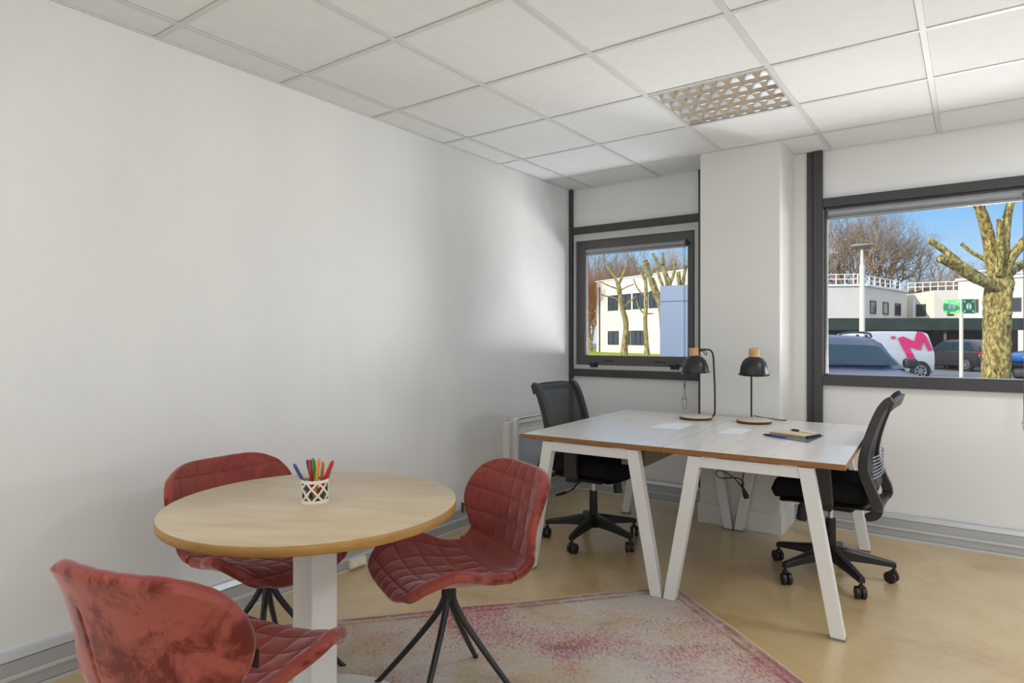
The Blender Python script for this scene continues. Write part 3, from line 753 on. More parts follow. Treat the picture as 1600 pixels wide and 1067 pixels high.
tag(MB().tube(smoothpath([(1.432, -.585, TZ+.026), (1.40, -.56, TZ+.008), (1.36, -.50, TZ+.0035), (1.31, -.46, TZ+.0035)], 6), .003, 8).build('lamp_cord', BLACK, smooth=True), 'short black cord trailing behind the left desk lamp', 'cord')
tag(MB().tube(smoothpath([(1.655, -.522, TZ+.03), (1.69, -.50, TZ+.02), (1.74, -.47, TZ+.012), (1.80, -.44, TZ+.0035), (1.83, -.43, TZ+.0035)], 6), .003, 8).build('lamp_cord', BLACK, smooth=True), 'black cord running right from the right desk lamp', 'cord')

# ------------------------------------------------------------------ papers, notebook, pens
def sheet(label, pts, z=TZ+.0008, name='paper_sheet', m_=PAPER, th=.0006, group=None):
    return tag(MB().prism(pts, z, z+th).build(name, m_), label, 'paper', group)
sheet('white paper sheet on the left desk beside the seam', [(1.250,-1.225),(1.425,-1.215),(1.425,-.965),(1.255,-.955)])
sheet('small white card on the left desk under the paper sheet', [(1.300,-.965),(1.40,-.955),(1.392,-.90),(1.295,-.905)], TZ+.0002, th=.0005)
sheet('white paper sheet on the right desk in front of the lamps', [(1.652,-1.225),(1.768,-1.205),(1.765,-.965),(1.645,-.955)])
FOLD = noisemat('grey printed cover', [(86,92,104),(120,126,138)], scale=9, rough=.25)
sheet('dark grey glossy brochure under the notebook', [(1.893,-1.16),(2.118,-1.265),(2.140,-.985),(1.925,-.93)], TZ+.0008, 'brochure', FOLD, .003)
o = thing('notebook', 'beige notebook with a dark spine lying on the brochure', 'notebook', (2.01, -1.06, TZ+.004), math.radians(-18), None)
MB().box(-.105, -.065, 0, .105, .065, .010).build('pages', mat('notebook page edges', (176,160,134), .7), o)
MB().box(-.107, -.067, .010, .107, .067, .0125).build('cover', mat('beige cover', (222,200,158), .6), o, bevel=.001)
MB().box(.100, -.068, -.0005, .110, .068, .0130).build('spine', mat('dark spine', (48,40,38), .5), o, bevel=.001)
def ballpen(label, x, y, z, deg, c1, c2):
    o = thing('ballpoint_pen', label, 'pen', (x, y, z+.005), math.radians(deg))
    Ry = Matrix.Rotation(PI/2, 3, 'Y')
    MB().lathe([(0, -.072), (.001, -.072), (.0045, -.058), (.005, -.05), (.005, .02)], n=14, M=Ry).build('barrel', mat('pen barrel', c1, .3), o, smooth=True)
    MB().lathe([(.0052, .02), (.0052, .062), (.003, .064), (.003, .072), (0, .072)], n=14, M=Ry).build('top_section', mat('pen top', c2, .3), o, smooth=True)
    MB().box(.02, -.0015, .0055, .058, .0015, .0072).build('clip', mat('pen clip', c2, .3), o)
ballpen('blue ballpoint pen on the desk in front of the notebook', 1.945, -1.20, TZ+.004, 158, (32,58,150), (24,34,92))
ballpen('white and black ballpoint pen lying on the notebook', 2.045, -1.02, TZ+.0165, 158, (228,228,232), (40,36,36))
# loose plug hanging below the right desk
o = thing('hanging_plug', 'black cord with a plug hanging in a loop under the right desk', 'cord', (1.70, -1.02, -.10))
U = Vector((.811, .585, 0))
def up(a, z): return (U.x*a, U.y*a, z)
MB().tube(smoothpath([up(.035, .805), up(.036, .70), up(.037, .60), up(.030, .555), up(.022, .52), up(-.02, .565), up(-.09, .605), up(-.118, .60), up(-.115, .575), up(-.08, .562), up(-.03, .565), up(.012, .560), up(.036, .535), up(.032, .51)], 6), .0032, 8).build('lead', BLACK, o, smooth=True)
MB().tube([up(.024, .525), up(.03, .510)], .008, 10).build('strain_relief', BLACK, o, smooth=True)
MB().tube([up(.031, .512), up(.036, .495), up(.048, .465), up(.053, .450)], [.005, .010, .017, .015], 14).build('plug', BLACK, o, smooth=True)

# ================================================================== office chairs
MESHM = Mat('woven mesh'); _tc = MESHM.n('ShaderNodeTexCoord')
def _wave(axis, sc):
    wv = MESHM.n('ShaderNodeTexWave'); wv.bands_direction = axis; wv.inputs['Scale'].default_value = sc; MESHM.l(_tc.outputs['Object'], wv.inputs['Vector']); return wv.outputs['Fac']
_a = _wave('Z', 75); _b = _wave('X', 75)
_mm = MESHM.n('ShaderNodeMath', operation='MAXIMUM'); MESHM.l(_a, _mm.inputs[0]); MESHM.l(_b, _mm.inputs[1])
_gt = MESHM.n('ShaderNodeMath', operation='GREATER_THAN'); _gt.inputs[1].default_value = .22; MESHM.l(_mm.outputs[0], _gt.inputs[0])
MESHM.l(_gt.outputs[0], MESHM.b.inputs['Alpha']); MESHM.b.inputs['Base Color'].default_value = srgb(40, 40, 44); MESHM.b.inputs['Roughness'].default_value = .55
MESH = MESHM.m
CFR = mat('charcoal nylon frame', (50,47,46), .48)
def office_chair(rot_base):
    t = thing('office_chair', '', 'office chair')
    # five-star base
    for k in range(5):
        a = rot_base+k*2*PI/5; c, s = math.cos(a), math.sin(a)
        sec = [(.018, .060, .132, .070), (.08, .054, .128, .058), (.18, .044, .114, .040), (.285, .034, .098, .028), (.302, .030, .093, .026)]
        rows = []
        for (r_, w_, z_, h_) in sec:
            q = [(-w_*.5, -h_*.5), (-w_*.5, h_*.30), (-w_*.32, h_*.5), (w_*.32, h_*.5), (w_*.5, h_*.30), (w_*.5, -h_*.5)]
            rows.append([(c*r_-s*u, s*r_+c*u, z_+v) for u, v in q])
        m = MB().grid(rows, wrap=True); n = 6; L_ = len(rows)
        m.f += [tuple(range(n)), tuple((L_-1)*n+i for i in range(n))]; m.m += [0, 0]
        lg = m.build('base_arm', BLACK, t, bevel=.002)
        # caster
        ca = a+.9+k*1.7; cx, cy = c*.293, s*.293; tx, ty = -math.sin(ca), math.cos(ca); px, py = math.cos(ca), math.sin(ca)
        MB().tube([(cx, cy, .092), (cx, cy, .055)], .007, 10).lathe([(.013, .050), (.015, .056), (.013, .068), (0, .068)], (cx, cy, 0), n=16).build('caster_stem', BLACK, lg, smooth=True)
        ox, oy = cx+tx*.012, cy+ty*.012
        for sd in (-1, 1):
            p0 = Vector((ox+px*sd*.006, oy+py*sd*.004, .0295)); p1 = Vector((ox+px*sd*.024, oy+py*sd*.025, .0295)); e_ = (p1-p0)*.12
            MB().tube([p0, p0+e_*.5, p1-e_, p1], [.0280, .0295, .0295, .025], 24).build('caster_wheel', BLACK, lg, smooth=True)
    MB().lathe([(.030, .085), (.036, .09), (.036, .155), (.030, .165), (0, .165)], n=28).build('base_hub', BLACK, t, smooth=True)
    MB().lathe([(.025, .16), (.026, .165), (.0245, .31), (0, .31)], n=28).build('column_cover', BLACK, t, smooth=True)
    MB().lathe([(.0135, .305), (.0135, .375), (0, .375)], n=20).build('gas_lift', CHROME, t, smooth=True)
    # mechanism
    MB().hexa([(-.07,-.11,.368),(.07,-.11,.368),(.07,.09,.368),(-.07,.09,.368)], [(-.10,-.15,.418),(.10,-.15,.418),(.10,.13,.418),(-.10,.13,.418)]).build('mechanism', BLACK, t, bevel=.008)
    MB().tube([(-.085, .115, .405), (-.085, .118, .37)], [.018, .018], 20).tube([(-.085, .118, .375), (-.085, .125, .30)], [.025, .027], 24).build('tension_knob', BLACK, t, smooth=True)
    MB().tube(smoothpath([(.09, -.02, .385), (.16, -.02, .378), (.20, -.03, .35), (.24, -.05, .335), (.275, -.07, .33)], 4), .0045, 8).tube([(.24, -.055, .335), (.30, -.085, .326)], [.010, .006], 10).build('height_lever', BLACK, t, smooth=True)
    # seat pan + cushion
    def pad(z0, z1, w0, y0, y1, drop, n=26, pz=.0):
        rows_t, rows_b = [], []
        for i in range(n+1):
            v = -1+2*i/n; rt, rb = [], []
            for j in range(n+1):
                u = -1+2*j/n
                uu = u*math.sqrt(1-.22*v*v); vv = v*math.sqrt(1-.22*u*u)
                rim = max(abs(u), abs(v)); pf = math.sqrt(max(0, 1-rim**7))
                x = uu*w0; y = (y0+y1)/2+vv*(y1-y0)/2
                dz = -drop*max(0, (vv-.45)/.55)**2
                zc = (z0+z1)/2+dz; h = (z1-z0)/2
                dish = -.010*(1-u*u)*(1-v*v)
                rt.append((x, y, zc+h*pf+dish*pf)); rb.append((x, y, zc-h*pf))
            rows_t.append(rt); rows_b.append(rb)
        m = MB().grid(rows_t); m.grid([list(reversed(r)) for r in rows_b]); return m
    pad(.430, .548, .240, -.22, .275, .035).build('seat_cushion', FABRIC, t, smooth=True, angle=80)
    pad(.410, .442, .225, -.21, .235, .018).build('seat_pan', BLACK, t, smooth=True, angle=80)
    # back frame: two side members and a top, lumbar-curved
    prof = [(-.190,.392),(-.228,.412),(-.238,.455),(-.210,.53),(-.180,.62),(-.185,.70),(-.210,.80),(-.246,.90),(-.276,.950),(-.300,.966)]
    P_ = smoothpath([(0, y, z) for y, z in prof], 6)
    for sd in (-1, 1):
        rows = []
        for i, p in enumerate(P_):
            tt = (P_[min(i+1, len(P_)-1)]-P_[max(i-1, 0)]).normalized(); nn = Vector((0, tt.z, -tt.y))
            f_ = i/(len(P_)-1); hw = .222; wd = .040; th = .052*(1-.38*f_) if f_ > .18 else .030+.12*f_
            if f_ < .2: hw = .235-.02*(.2-f_)/.2
            q = [(-wd/2, -th/2), (wd/2, -th/2), (wd/2, th/2), (-wd/2, th/2)]
            rows.append([(sd*hw+a_, p.y+nn.y*b_, p.z+nn.z*b_) for a_, b_ in q])
        m = MB().grid(rows, wrap=True); L_ = len(rows); m.f += [(0,1,2,3), tuple((L_-1)*4+i for i in range(4))]; m.m += [0,0]
        m.build('back_upright', CFR, t, bevel=.005, seg=3)
    rows = []
    for i in range(25):
        u = -1+2*i/24; x = u*.235; z = .968-.016*u**4; y = -.300-.022*(1-u*u)
        rows.append([(x, y+.022, z-.045), (x, y+.006, z-.045), (x, y-.010, z+.003), (x, y+.008, z+.006)])
    m = MB().grid(rows, wrap=True); m.f += [(0,1,2,3), tuple(24*4+i for i in range(4))]; m.m += [0,0]
    m.build('back_top_rail', CFR, t, bevel=.004)
    MB().tube([(-.215, -.235, .415), (-.10, -.225, .400), (.10, -.225, .400), (.215, -.235, .415)], .016, 12).build('back_yoke', CFR, t, smooth=True)
    MB().bar((0, -.10, .400), (0, -.225, .400), .14, .022).build('back_bracket', BLACK, t, bevel=.003)
    # mesh sheet between uprights
    rows = []
    for i, p in enumerate(P_):
        f_ = i/(len(P_)-1)
        if f_ < .30: continue
        hw = .218; r_ = []
        for j in range(13):
            u = -1+2*j/12; r_.append((u*hw, p.y-.020*(1-u*u)+.004, p.z))
        rows.append(r_)
    MB().grid(rows).build('mesh_back', MESH, t, smooth=True)
    # lumbar support strips behind the mesh
    m = MB()
    for k in range(7):
        z = .575+.017*k; pts = []
        for j in range(9):
            u = -1+2*j/8; pts.append((u*.19, -.215-.022*(1-u*u), z))
        m.tube(pts, .0032, 6)
    m.build('lumbar_support', mat('grey lumbar strips', (150,152,158), .4), t, smooth=True)
    # arms
    for sd in (-1, 1):
        a_ = MB().hexa([(sd*.248-.016,-.055,.43),(sd*.248+.016,-.055,.43),(sd*.248+.016,.035,.43),(sd*.248-.016,.035,.43)], [(sd*.262-.014,-.04,.668),(sd*.262+.014,-.04,.668),(sd*.262+.014,.035,.668),(sd*.262-.014,.035,.668)]).build('arm_post', CFR, t, bevel=.008, seg=3)
        MB().box(min(sd*.10, sd*.258), -.045, .404, max(sd*.10, sd*.258), .025, .432).build('arm_bracket', BLACK, a_, bevel=.004)
        MB().box(sd*.262-.036, -.10, .668, sd*.262+.036, .12, .690).build('arm_pad', BLACK, a_, bevel=.009, seg=3)
    return t
GO = 'black mesh office chairs at the desks'
def set_chair(t, x, y, deg, label):
    t.location = (x, y, 0); t.rotation_euler = (0, 0, math.radians(deg-90)); t['label'] = label; t['group'] = GO
oc1 = office_chair(math.radians(-14+90-0)); 
set_chair(oc1, .872, -1.190, -1, 'black mesh office chair at the left desk, in front of the radiator')
oc2 = office_chair(math.radians(18+90-180))
set_chair(oc2, 2.175, -.993, 180, 'black mesh office chair pushed under the right desk, seen side-on')

#EXTERIOR#
# ================================================================== outside the windows
GZ = -.32
_D = Vector((-math.sin(YAW), math.cos(YAW), 0)); _R = Vector((math.cos(YAW), math.sin(YAW), 0))
def at(px, py, D):
    """world point D metres deep whose bearing and height are those measured in the photograph"""
    return CAM+_D*D+_R*((px-800)/F_PX*D)+Vector((0, 0, (528.13-py)/F_PX*D))
def gnd(px, D): p = at(px, 500, D); return Vector((p.x, p.y, GZ))
ASPH = noisemat('asphalt', [(92,92,94),(124,122,120)], scale=3, rough=.85, bump=.3, bscale=60)
GRASS = noisemat('lawn', [(120,132,40),(164,168,60)], scale=4, rough=.95, spec=.1)
RENDER = noisemat('white render', [(208,204,198),(217,213,207)], scale=.8, rough=.85, spec=.1)
BEIGE = noisemat('cream render', [(212,202,186),(220,211,196)], scale=.8, rough=.85, spec=.1)
WFR = mat('dark window frame', (42,42,44), .5); PANE = mat('dark window pane', (54,60,66), .08, 0, .8)
RAILM = mat('white painted rail', (226,226,224), .5)
def bark(name, cols, lich, sc=9):
    M = Mat(name); tc = M.n('ShaderNodeTexCoord'); mp = M.n('ShaderNodeMapping'); mp.inputs['Scale'].default_value = (1,1,.45); M.l(tc.outputs['Object'], mp.inputs[0])
    a = M.n('ShaderNodeTexNoise', Scale=float(sc), Detail=8.0, Roughness=.72, Distortion=.6); M.l(mp.outputs[0], a.inputs['Vector'])
    cr = M.n('ShaderNodeValToRGB'); M.l(a.outputs['Fac'], cr.inputs[0]); e = cr.color_ramp.elements
    e[0].position = .36; e[0].color = srgb(*cols[0]); e[1].position = .62; e[1].color = srgb(*lich)
    q = e.new(.46); q.color = srgb(*cols[1]); q = e.new(.54); q.color = srgb(*cols[2])
    M.l(cr.outputs[0], M.b.inputs['Base Color']); M.b.inputs['Roughness'].default_value = .9; M.b.inputs['Specular IOR Level'].default_value = .1
    bp = M.n('ShaderNodeBump', Strength=.8, Distance=.03); M.l(a.outputs['Fac'], bp.inputs['Height']); M.l(bp.outputs[0], M.b.inputs['Normal'])
    return M.m
BARK = bark('lichened bark', [(62,54,38),(122,106,68),(166,150,92)], (206,200,130), 18)
BARK2 = bark('olive bark', [(84,74,54),(130,116,80),(158,144,100)], (184,174,118), 6)
TWIG = mat('brown twigs', (146,126,104), .9, spec=.1); TWIGO = mat('rust brown twigs', (168,112,66), .9, spec=.1)
struct(MB().box(-120, .125, GZ-.3, 120, 160, GZ).build('floor', ASPH), 'grey asphalt car park outside the windows')
_l = [gnd(880, 47), gnd(1110, 44), gnd(1150, 90), gnd(820, 90)]
tag(MB().prism([(p.x, p.y) for p in _l], GZ, GZ+.06).build('lawn', GRASS), 'sunlit green lawn in front of the white building', 'lawn', kind='stuff')

# --- trees
def limb(mb, pts, r0, r1, n=12, wob=0, bumps=0):
    P = smoothpath(pts, 5); N = len(P); rr = []
    for i in range(N):
        t = i/(N-1); rr.append((r0*(1-t)+r1*t)*(1+bumps*math.sin(i*2.3)*.5+random.uniform(-wob, wob)))
    mb.tube(P, rr, n); return mb
def pollard(label, trunk, limbs, bk, group=None, name='pollarded_tree'):
    """trunk: [(px,py,D,r)...]; limbs: lists of the same, each its own part"""
    b = gnd(trunk[0][0], trunk[0][2]); o = thing(name, label, 'tree', b, 0, group)
    def pts(L): return [at(q[0], q[1], q[2])-b for q in L]
    T = pts(trunk); T[0].z = 0
    mb = MB(); P = smoothpath(T, 6); k = len(P); rs = []
    for i in range(k):
        f_ = i/(k-1)*(len(trunk)-1); j = min(int(f_), len(trunk)-2); t = f_-j
        rs.append((trunk[j][3]*(1-t)+trunk[j+1][3]*t)*(1+random.uniform(-.04, .04)))
    mb.tube(P, rs, 18); mb.build('trunk', bk, o, smooth=True, angle=80)
    for L in limbs:
        mb = MB(); P = pts(L); r0 = L[0][3]; r1 = L[-1][3]; limb(mb, P, r0, r1, 12, .05)
        e = P[-1]; d = (P[-1]-P[-2]).normalized()
        mb.tube([e-d*r1*.8, e, e+d*r1*.5], [r1*.9, r1*1.25, r1*.7], 10)
        mb.build('limb', bk, o, smooth=True, angle=80)
    return o
def bare_tree(name, label, base, h, spread, seed, m_, levels=6, group=None, lean=(0,0), trunkf=.22, r0=None, up=.25):
    rnd = random.Random(seed); o = thing(name, label, 'tree', base, 0, group); tr = MB(); tw = MB()
    def br(p, d, L, r, lv):
        n = 3 if lv > 2 else 2; P = [p]; dd = d.copy()
        for i in range(n):
            dd = (dd+Vector((rnd.uniform(-.18,.18), rnd.uniform(-.18,.18), rnd.uniform(-.06,.14)))).normalized(); P.append(P[-1]+dd*L/n)
        mb = tr if lv >= levels-1 else tw
        mb.tube(P, [r*(1-.35*i/n) for i in range(n+1)], 7 if lv >= levels-1 else (4 if lv > 2 else 3), cap=lv >= levels-1)
        if lv <= 0: return
        kids_ = 3 if lv >= levels-2 else (3 if rnd.random() < .55 else 2)
        if lv == levels: kids_ = 5
        for i in range(kids_):
            ax = dd.orthogonal().normalized(); ax = Matrix.Rotation(rnd.uniform(0, 2*PI), 3, dd) @ ax
            ang = rnd.uniform(.25, .75)*spread
            nd = (Matrix.Rotation(ang, 3, ax) @ dd+Vector((0, 0, up*.5))).normalized()
            br(P[-1] if i < 2 else P[-2], nd, L*rnd.uniform(.66, .86) if lv < levels else h*.24, r*rnd.uniform(.5, .66), lv-1)
    br(Vector((0, 0, 0)), Vector((lean[0], lean[1], 1)).normalized(), h*trunkf, r0 or h*.028, levels)
    tr.build('trunk', BARK2, o, smooth=True, angle=80, fix=False); t2 = tw.build('branches', m_, o, fix=False)
    return o
# big pollard close to the large window
D = 13
pollard('thick-trunked pollarded tree with yellow lichen just outside the large window',
 [(1556,640,D,.27),(1556,596,D,.26),(1557,545,D,.25),(1558,500,D,.24),(1559,462,D,.25),(1563,440,D,.24),(1563,425,D,.15)],
 [[(1557,440,D,.14),(1550,405,D,.13),(1542,360,D,.12),(1530,322,D-.1,.11),(1520,292,D-.2,.09),(1514,262,D-.2,.07)],
  [(1566,440,D+.1,.11),(1569,395,D+.2,.09),(1572,350,D+.3,.085),(1580,312,D+.4,.08),(1588,270,D+.5,.06)],
  [(1560,430,D-.2,.08),(1563,395,D-.3,.065),(1563,344,D-.4,.06)],
  [(1566,432,D-.1,.11),(1580,402,D-.2,.10),(1600,378,D-.3,.09),(1626,340,D-.4,.08)],
  [(1564,448,D+.1,.12),(1578,424,D+.2,.10),(1600,412,D+.3,.085),(1628,396,D+.4,.07)],
  [(1562,452,D-.1,.13),(1540,441,D-.2,.11),(1515,430,D-.3,.085),(1490,414,D-.4,.075),(1468,404,D-.5,.07)],
  [(1556,446,D+.1,.09),(1530,432,D+.2,.075),(1500,412,D+.2,.07),(1474,390,D+.3,.065),(1453,376,D+.3,.06)],
  [(1556,420,D+.2,.05),(1540,406,D+.3,.045),(1518,394,D+.4,.04),(1503,381,D+.5,.035)],
  [(1570,452,D-.15,.10),(1574,470,D-.2,.10),(1573,490,D-.2,.08)]], BARK, name='pollarded_tree')
# pollards seen through the small window
D = 52; q = lambda L, w: [(x, y, D+dd, r) for (x, y, dd, r) in L]
G2 = 'slender pollarded trees on the lawn'
pollard('slender pollarded tree with a bent trunk on the lawn, left of the two', [(975,562,D,.36),(976,535,D,.24),(978,505,D,.22),(972,480,D,.20),(966,445,D,.19)],
 [[(966,447,D,.13),(960,432,D,.10),(950,418,D,.08),(946,408,D,.07)],[(966,445,D,.14),(972,432,D,.11),(978,418,D,.09),(981,405,D,.07)],
  [(967,452,D,.07),(953,447,D,.05),(938,440,D,.04)],[(968,454,D,.06),(980,448,D,.05),(990,444,D,.04)],[(974,482,D,.09),(982,473,D,.07),(993,464,D,.06)],[(970,474,D,.08),(962,466,D,.06),(945,462,D,.05),(932,458,D,.04)]], BARK2, G2)
D = 50
pollard('slim upright pollarded tree on the lawn, right of the bent one', [(1011,562,D,.26),(1010,535,D,.17),(1008,500,D,.16),(1010,470,D,.15),(1009,445,D,.13),(1008,430,D,.11)],
 [[(1008,440,D,.09),(1001,425,D,.07),(995,414,D,.06)],[(1008,437,D,.10),(1004,425,D,.07),(1001,415,D,.05)],[(1008,492,D,.07),(998,480,D,.05),(995,470,D,.05)],[(1008,465,D,.07),(996,450,D,.05),(990,436,D,.04)],[(1010,490,D,.06),(1021,490,D,.04)],[(1010,460,D,.06),(1020,453,D,.05),(1027,450,D,.04)]], BARK2, G2)
D = 36
pollard('tall forked pollarded tree rising from behind the blue-grey cabinet', [(1040,590,D,.26),(1038,520,D,.24),(1034,480,D,.22),(1026,460,D,.20),(1017,435,D,.18)],
 [[(1018,440,D,.14),(1011,422,D,.13),(1008,407,D,.13)],[(1017,438,D,.11),(1013,420,D,.10),(1012,411,D,.09)],[(1030,462,D,.10),(1040,450,D,.08),(1048,447,D,.06)],[(1018,430,D,.06),(1022,420,D,.05),(1026,417,D,.04)]], BARK2, G2)
D = 34
pollard('pollarded tree with two upright stubs, above the blue-grey cabinet', [(1046,600,D,.22),(1045,520,D,.20),(1045,450,D,.17),(1041,432,D,.13),(1036,420,D,.12)],
 [[(1036,421,D,.10),(1028,410,D,.09),(1020,396,D,.08)],[(1036,420,D,.09),(1036,408,D,.07),(1035,396,D,.07)],[(1045,448,D,.09),(1052,430,D,.07),(1055,411,D,.07)],[(1037,450,D,.09),(1030,432,D,.07),(1026,418,D,.06)]], BARK2, G2)
D = 40
pollard('short double-stemmed pollarded tree at the right edge of the small window', [(1064,600,D,.22),(1063,520,D,.2),(1063,455,D,.18)],
 [[(1063,458,D,.15),(1061,440,D,.12),(1060,426,D,.12)],[(1063,458,D,.13),(1068,436,D,.10),(1071,416,D,.09)]], BARK2, G2)
# bare woodland
GW = 'bare trees behind the buildings'
ORD = ['leftmost', 'second from the left', 'third from the left', 'fourth from the left', 'fifth from the left', 'sixth from the left', 'seventh from the left', 'eighth from the left', 'ninth from the left', 'tenth from the left']
spots = [[(905, 96, .96), (922, 100, 1.0), (938, 94, .95), (955, 98, .98), (975, 94, .96), (995, 100, 1.0), (1016, 96, .95), (1040, 92, .95), (1062, 90, .9)],
         [(1290, 100, .9), (1415, 98, .7), (1436, 96, .7), (1457, 95, .76), (1478, 99, .8), (1500, 92, .78), (1524, 96, .8), (1580, 90, .95)]]
protos = [bare_tree('bare_tree', '', gnd(905, 96), 14.5, 1.0, 3, TWIG, 7, r0=.3), bare_tree('bare_tree', '', gnd(905, 96), 15, .9, 11, TWIG, 7, r0=.3)]
cnt = 0
for wi, sset in enumerate(spots):
    for i, (px, Dd, sc) in enumerate(sset):
        c = protos[cnt] if cnt < 2 else copy_tree(protos[cnt % 2])
        c.location = gnd(px, Dd); c.rotation_euler = (0, 0, 1.3*cnt); c.scale = (sc, sc, sc); c['group'] = GW
        c['label'] = ('bare brown tree far beyond the white two-storey building, '+ORD[i]) if wi == 0 else ('bare brown tree far behind the flat roofs in the large window, '+ORD[i])
        cnt += 1
for i, (px, Dd) in enumerate(((914, 72), (924, 74), (905, 70))):
    if i == 0: th = bare_tree('rust_brown_tree', 'rust-brown twiggy tree at the left edge of the small window, middle of three', gnd(px, Dd), 9.5, .8, 21, TWIGO, 7, 'rust-brown trees left of the white building', r0=.16, trunkf=.12, up=.5)
    else:
        c = copy_tree(th); c.location = gnd(px, Dd); c.rotation_euler = (0, 0, 2.1*i)
        c['label'] = ('rust-brown twiggy tree nearest the left end wall of the two-storey building', 'rust-brown twiggy tree furthest left, half hidden by the small window frame')[i-1]
bare_tree('bare_tree', 'large spreading bare tree behind the flat roof, left of the lamp post', gnd(1316, 62), 13.5, 1.05, 5, TWIG, 8, lean=(-.05,0), r0=.5, trunkf=.25)
bare_tree('bare_tree', 'large bare tree behind the flat roof, branches sweeping right of the lamp post', gnd(1378, 60), 12.6, 1.25, 8, TWIG, 8, lean=(.12,.08), r0=.45, trunkf=.25)

# --- buildings
def facade_wall(mb, A, B, z0, z1, depth, mi=0):
    """box behind the line A-B seen from the camera"""
    a = Vector((A.x, A.y, 0)); b = Vector((B.x, B.y, 0)); d = (b-a).normalized(); n = Vector((-d.y, d.x, 0))
    if n.dot(Vector((a.x, a.y, 0))-Vector((CAM.x, CAM.y, 0))) < 0: n = -n
    q = [a, b, b+n*depth, a+n*depth]
    mb.hexa([(p.x, p.y, z0) for p in q], [(p.x, p.y, z1) for p in q], mi); return d, n
def bwindow(parent, A, d, n, u0, u1, z0, z1, panes=1, fr=.07, name='window'):
    A = Vector((A.x, A.y, 0))
    P = lambda u, o, z: tuple(A+d*u+n*o+Vector((0, 0, z)))
    def bx(mb, ua, ub, oa, ob, za, zb): mb.hexa([P(ua,oa,za),P(ub,oa,za),P(ub,ob,za),P(ua,ob,za)], [P(ua,oa,zb),P(ub,oa,zb),P(ub,ob,zb),P(ua,ob,zb)])
    m = MB(); bx(m, u0, u1, -.04, .0, z0, z0+fr); bx(m, u0, u1, -.04, 0, z1-fr, z1)
    for k in range(panes+1):
        u = u0+(u1-u0-fr)*k/panes; bx(m, u, u+fr, -.04, 0, z0+fr, z1-fr)
    f = m.build(name, WFR, parent)
    m = MB(); bx(m, u0+fr, u1-fr, -.012, -.004, z0+fr, z1-fr); m.build('pane', PANE, f)
# two-storey white building, small window
A = at(932, 441, 70); B = at(1110, 441, 55); top = A.z
o = thing('office_building', 'white two-storey building with ribbon windows beyond the lawn', 'building')
m = MB(); d_, n_ = facade_wall(m, A, B, GZ, top, 12); m.build('wall', RENDER, o)
m = MB(); facade_wall(m, A-d_*.1-n_*.1, B-n_*.1, top, top+.12, 12.2); m.build('roof_edge', RAILM, o)
def uof(px):
    # distance along facade where the bearing px crosses it
    v = _D+_R*((px-800)/F_PX); a = Vector((A.x, A.y)); c = Vector((CAM.x, CAM.y)); vv = Vector((v.x, v.y)); dd = Vector((d_.x, d_.y))
    den = vv.x*(-dd.y)+vv.y*dd.x; r = a-c; t = (r.x*(-dd.y)+r.y*dd.x)/den; p = c+vv*t; return (p-a).dot(dd)
for (pa, pb, n) in ((950,966,2),(969,986,2),(989,1006,2),(1014,1030,2)): bwindow(o, A, d_, n_, uof(pa), uof(pb), 4.15, 5.75, n)
for (pa, pb, n) in ((950,967,2),(974,985,1),(986,1008,3)): bwindow(o, A, d_, n_, uof(pa), uof(pb), .55, 2.0, n)
u = uof(937.5); p = A+d_*u-n_*.08; MB().tube([(p.x, p.y, GZ), (p.x, p.y, top-.6)], .06, 8).build('downpipe', WFR, o, smooth=True)
# blue-grey metal cabinet close outside the small window
p = at(1031, 500, 8); qv = at(1110, 500, 7.6); zt_ = at(1031, 447, 8).z
o = thing('metal_cabinet', 'tall blue-grey metal cabinet close outside the small window', 'cabinet')
CAB = mat('blue grey sheet metal', (98,113,138), .4, .1)
m = MB(); d2, n2 = facade_wall(m, p, qv, GZ, zt_, .6); m.build('body', CAB, o, bevel=.006)
m = MB(); facade_wall(m, p-n2*.004-Vector((0,0,0)), qv-n2*.004, at(1031, 471, 8).z-.008, at(1031, 471, 8).z, .01); m.build('door_seam', WFR, o)
# flat-roofed buildings seen through the large window
def block(o, A, B, z1, depth, m_, name='wall'):
    m = MB(); r = facade_wall(m, A, B, GZ, z1, depth); m.build(name, m_, o); return r
def railing(o, A, B, z, n=6, h=1.0, name='roof_railing'):
    m = MB(); A = Vector((A.x, A.y, z)); B = Vector((B.x, B.y, z))
    for k in range(n+1):
        p = A.lerp(B, k/n); m.bar(p, p+Vector((0,0,h)), .06, .06)
    for hh in (h, h*.55): m.bar(A+Vector((0,0,hh)), B+Vector((0,0,hh)), .05, .05)
    m.build(name, RAILM, o)
o = thing('flat_roofed_building', 'low cream building with three small windows and a roof railing', 'building')
zA = at(1352, 447, 45).z
F0 = at(1230, 500, 45.5); F1 = at(1352, 500, 45); F2 = at(1417, 500, 51)
r1 = block(o, F0, F1, zA, 8, RENDER, 'left_wall'); r2 = block(o, F1, F2, zA, 6, BEIGE, 'side_wall')
def ubear(A, d, px):
    v = _D+_R*((px-800)/F_PX); a = Vector((A.x, A.y)); c = Vector((CAM.x, CAM.y)); vv = Vector((v.x, v.y)); dd = Vector((d.x, d.y))
    den = vv.x*(-dd.y)+vv.y*dd.x; r = a-c; t = (r.x*(-dd.y)+r.y*dd.x)/den; p = c+vv*t; return (p-a).dot(dd)
for (a_, b_) in ((1359,1368.5),(1379,1388),(1398,1407)): bwindow(o, F1, r2[0], r2[1], ubear(F1, r2[0], a_), ubear(F1, r2[0], b_), 3.0, 3.95, 1, .1)
F3 = at(1413, 500, 52); F4 = at(1460, 500, 50); F5 = at(1520, 500, 49.5); zB = at(1430, 458, 51).z
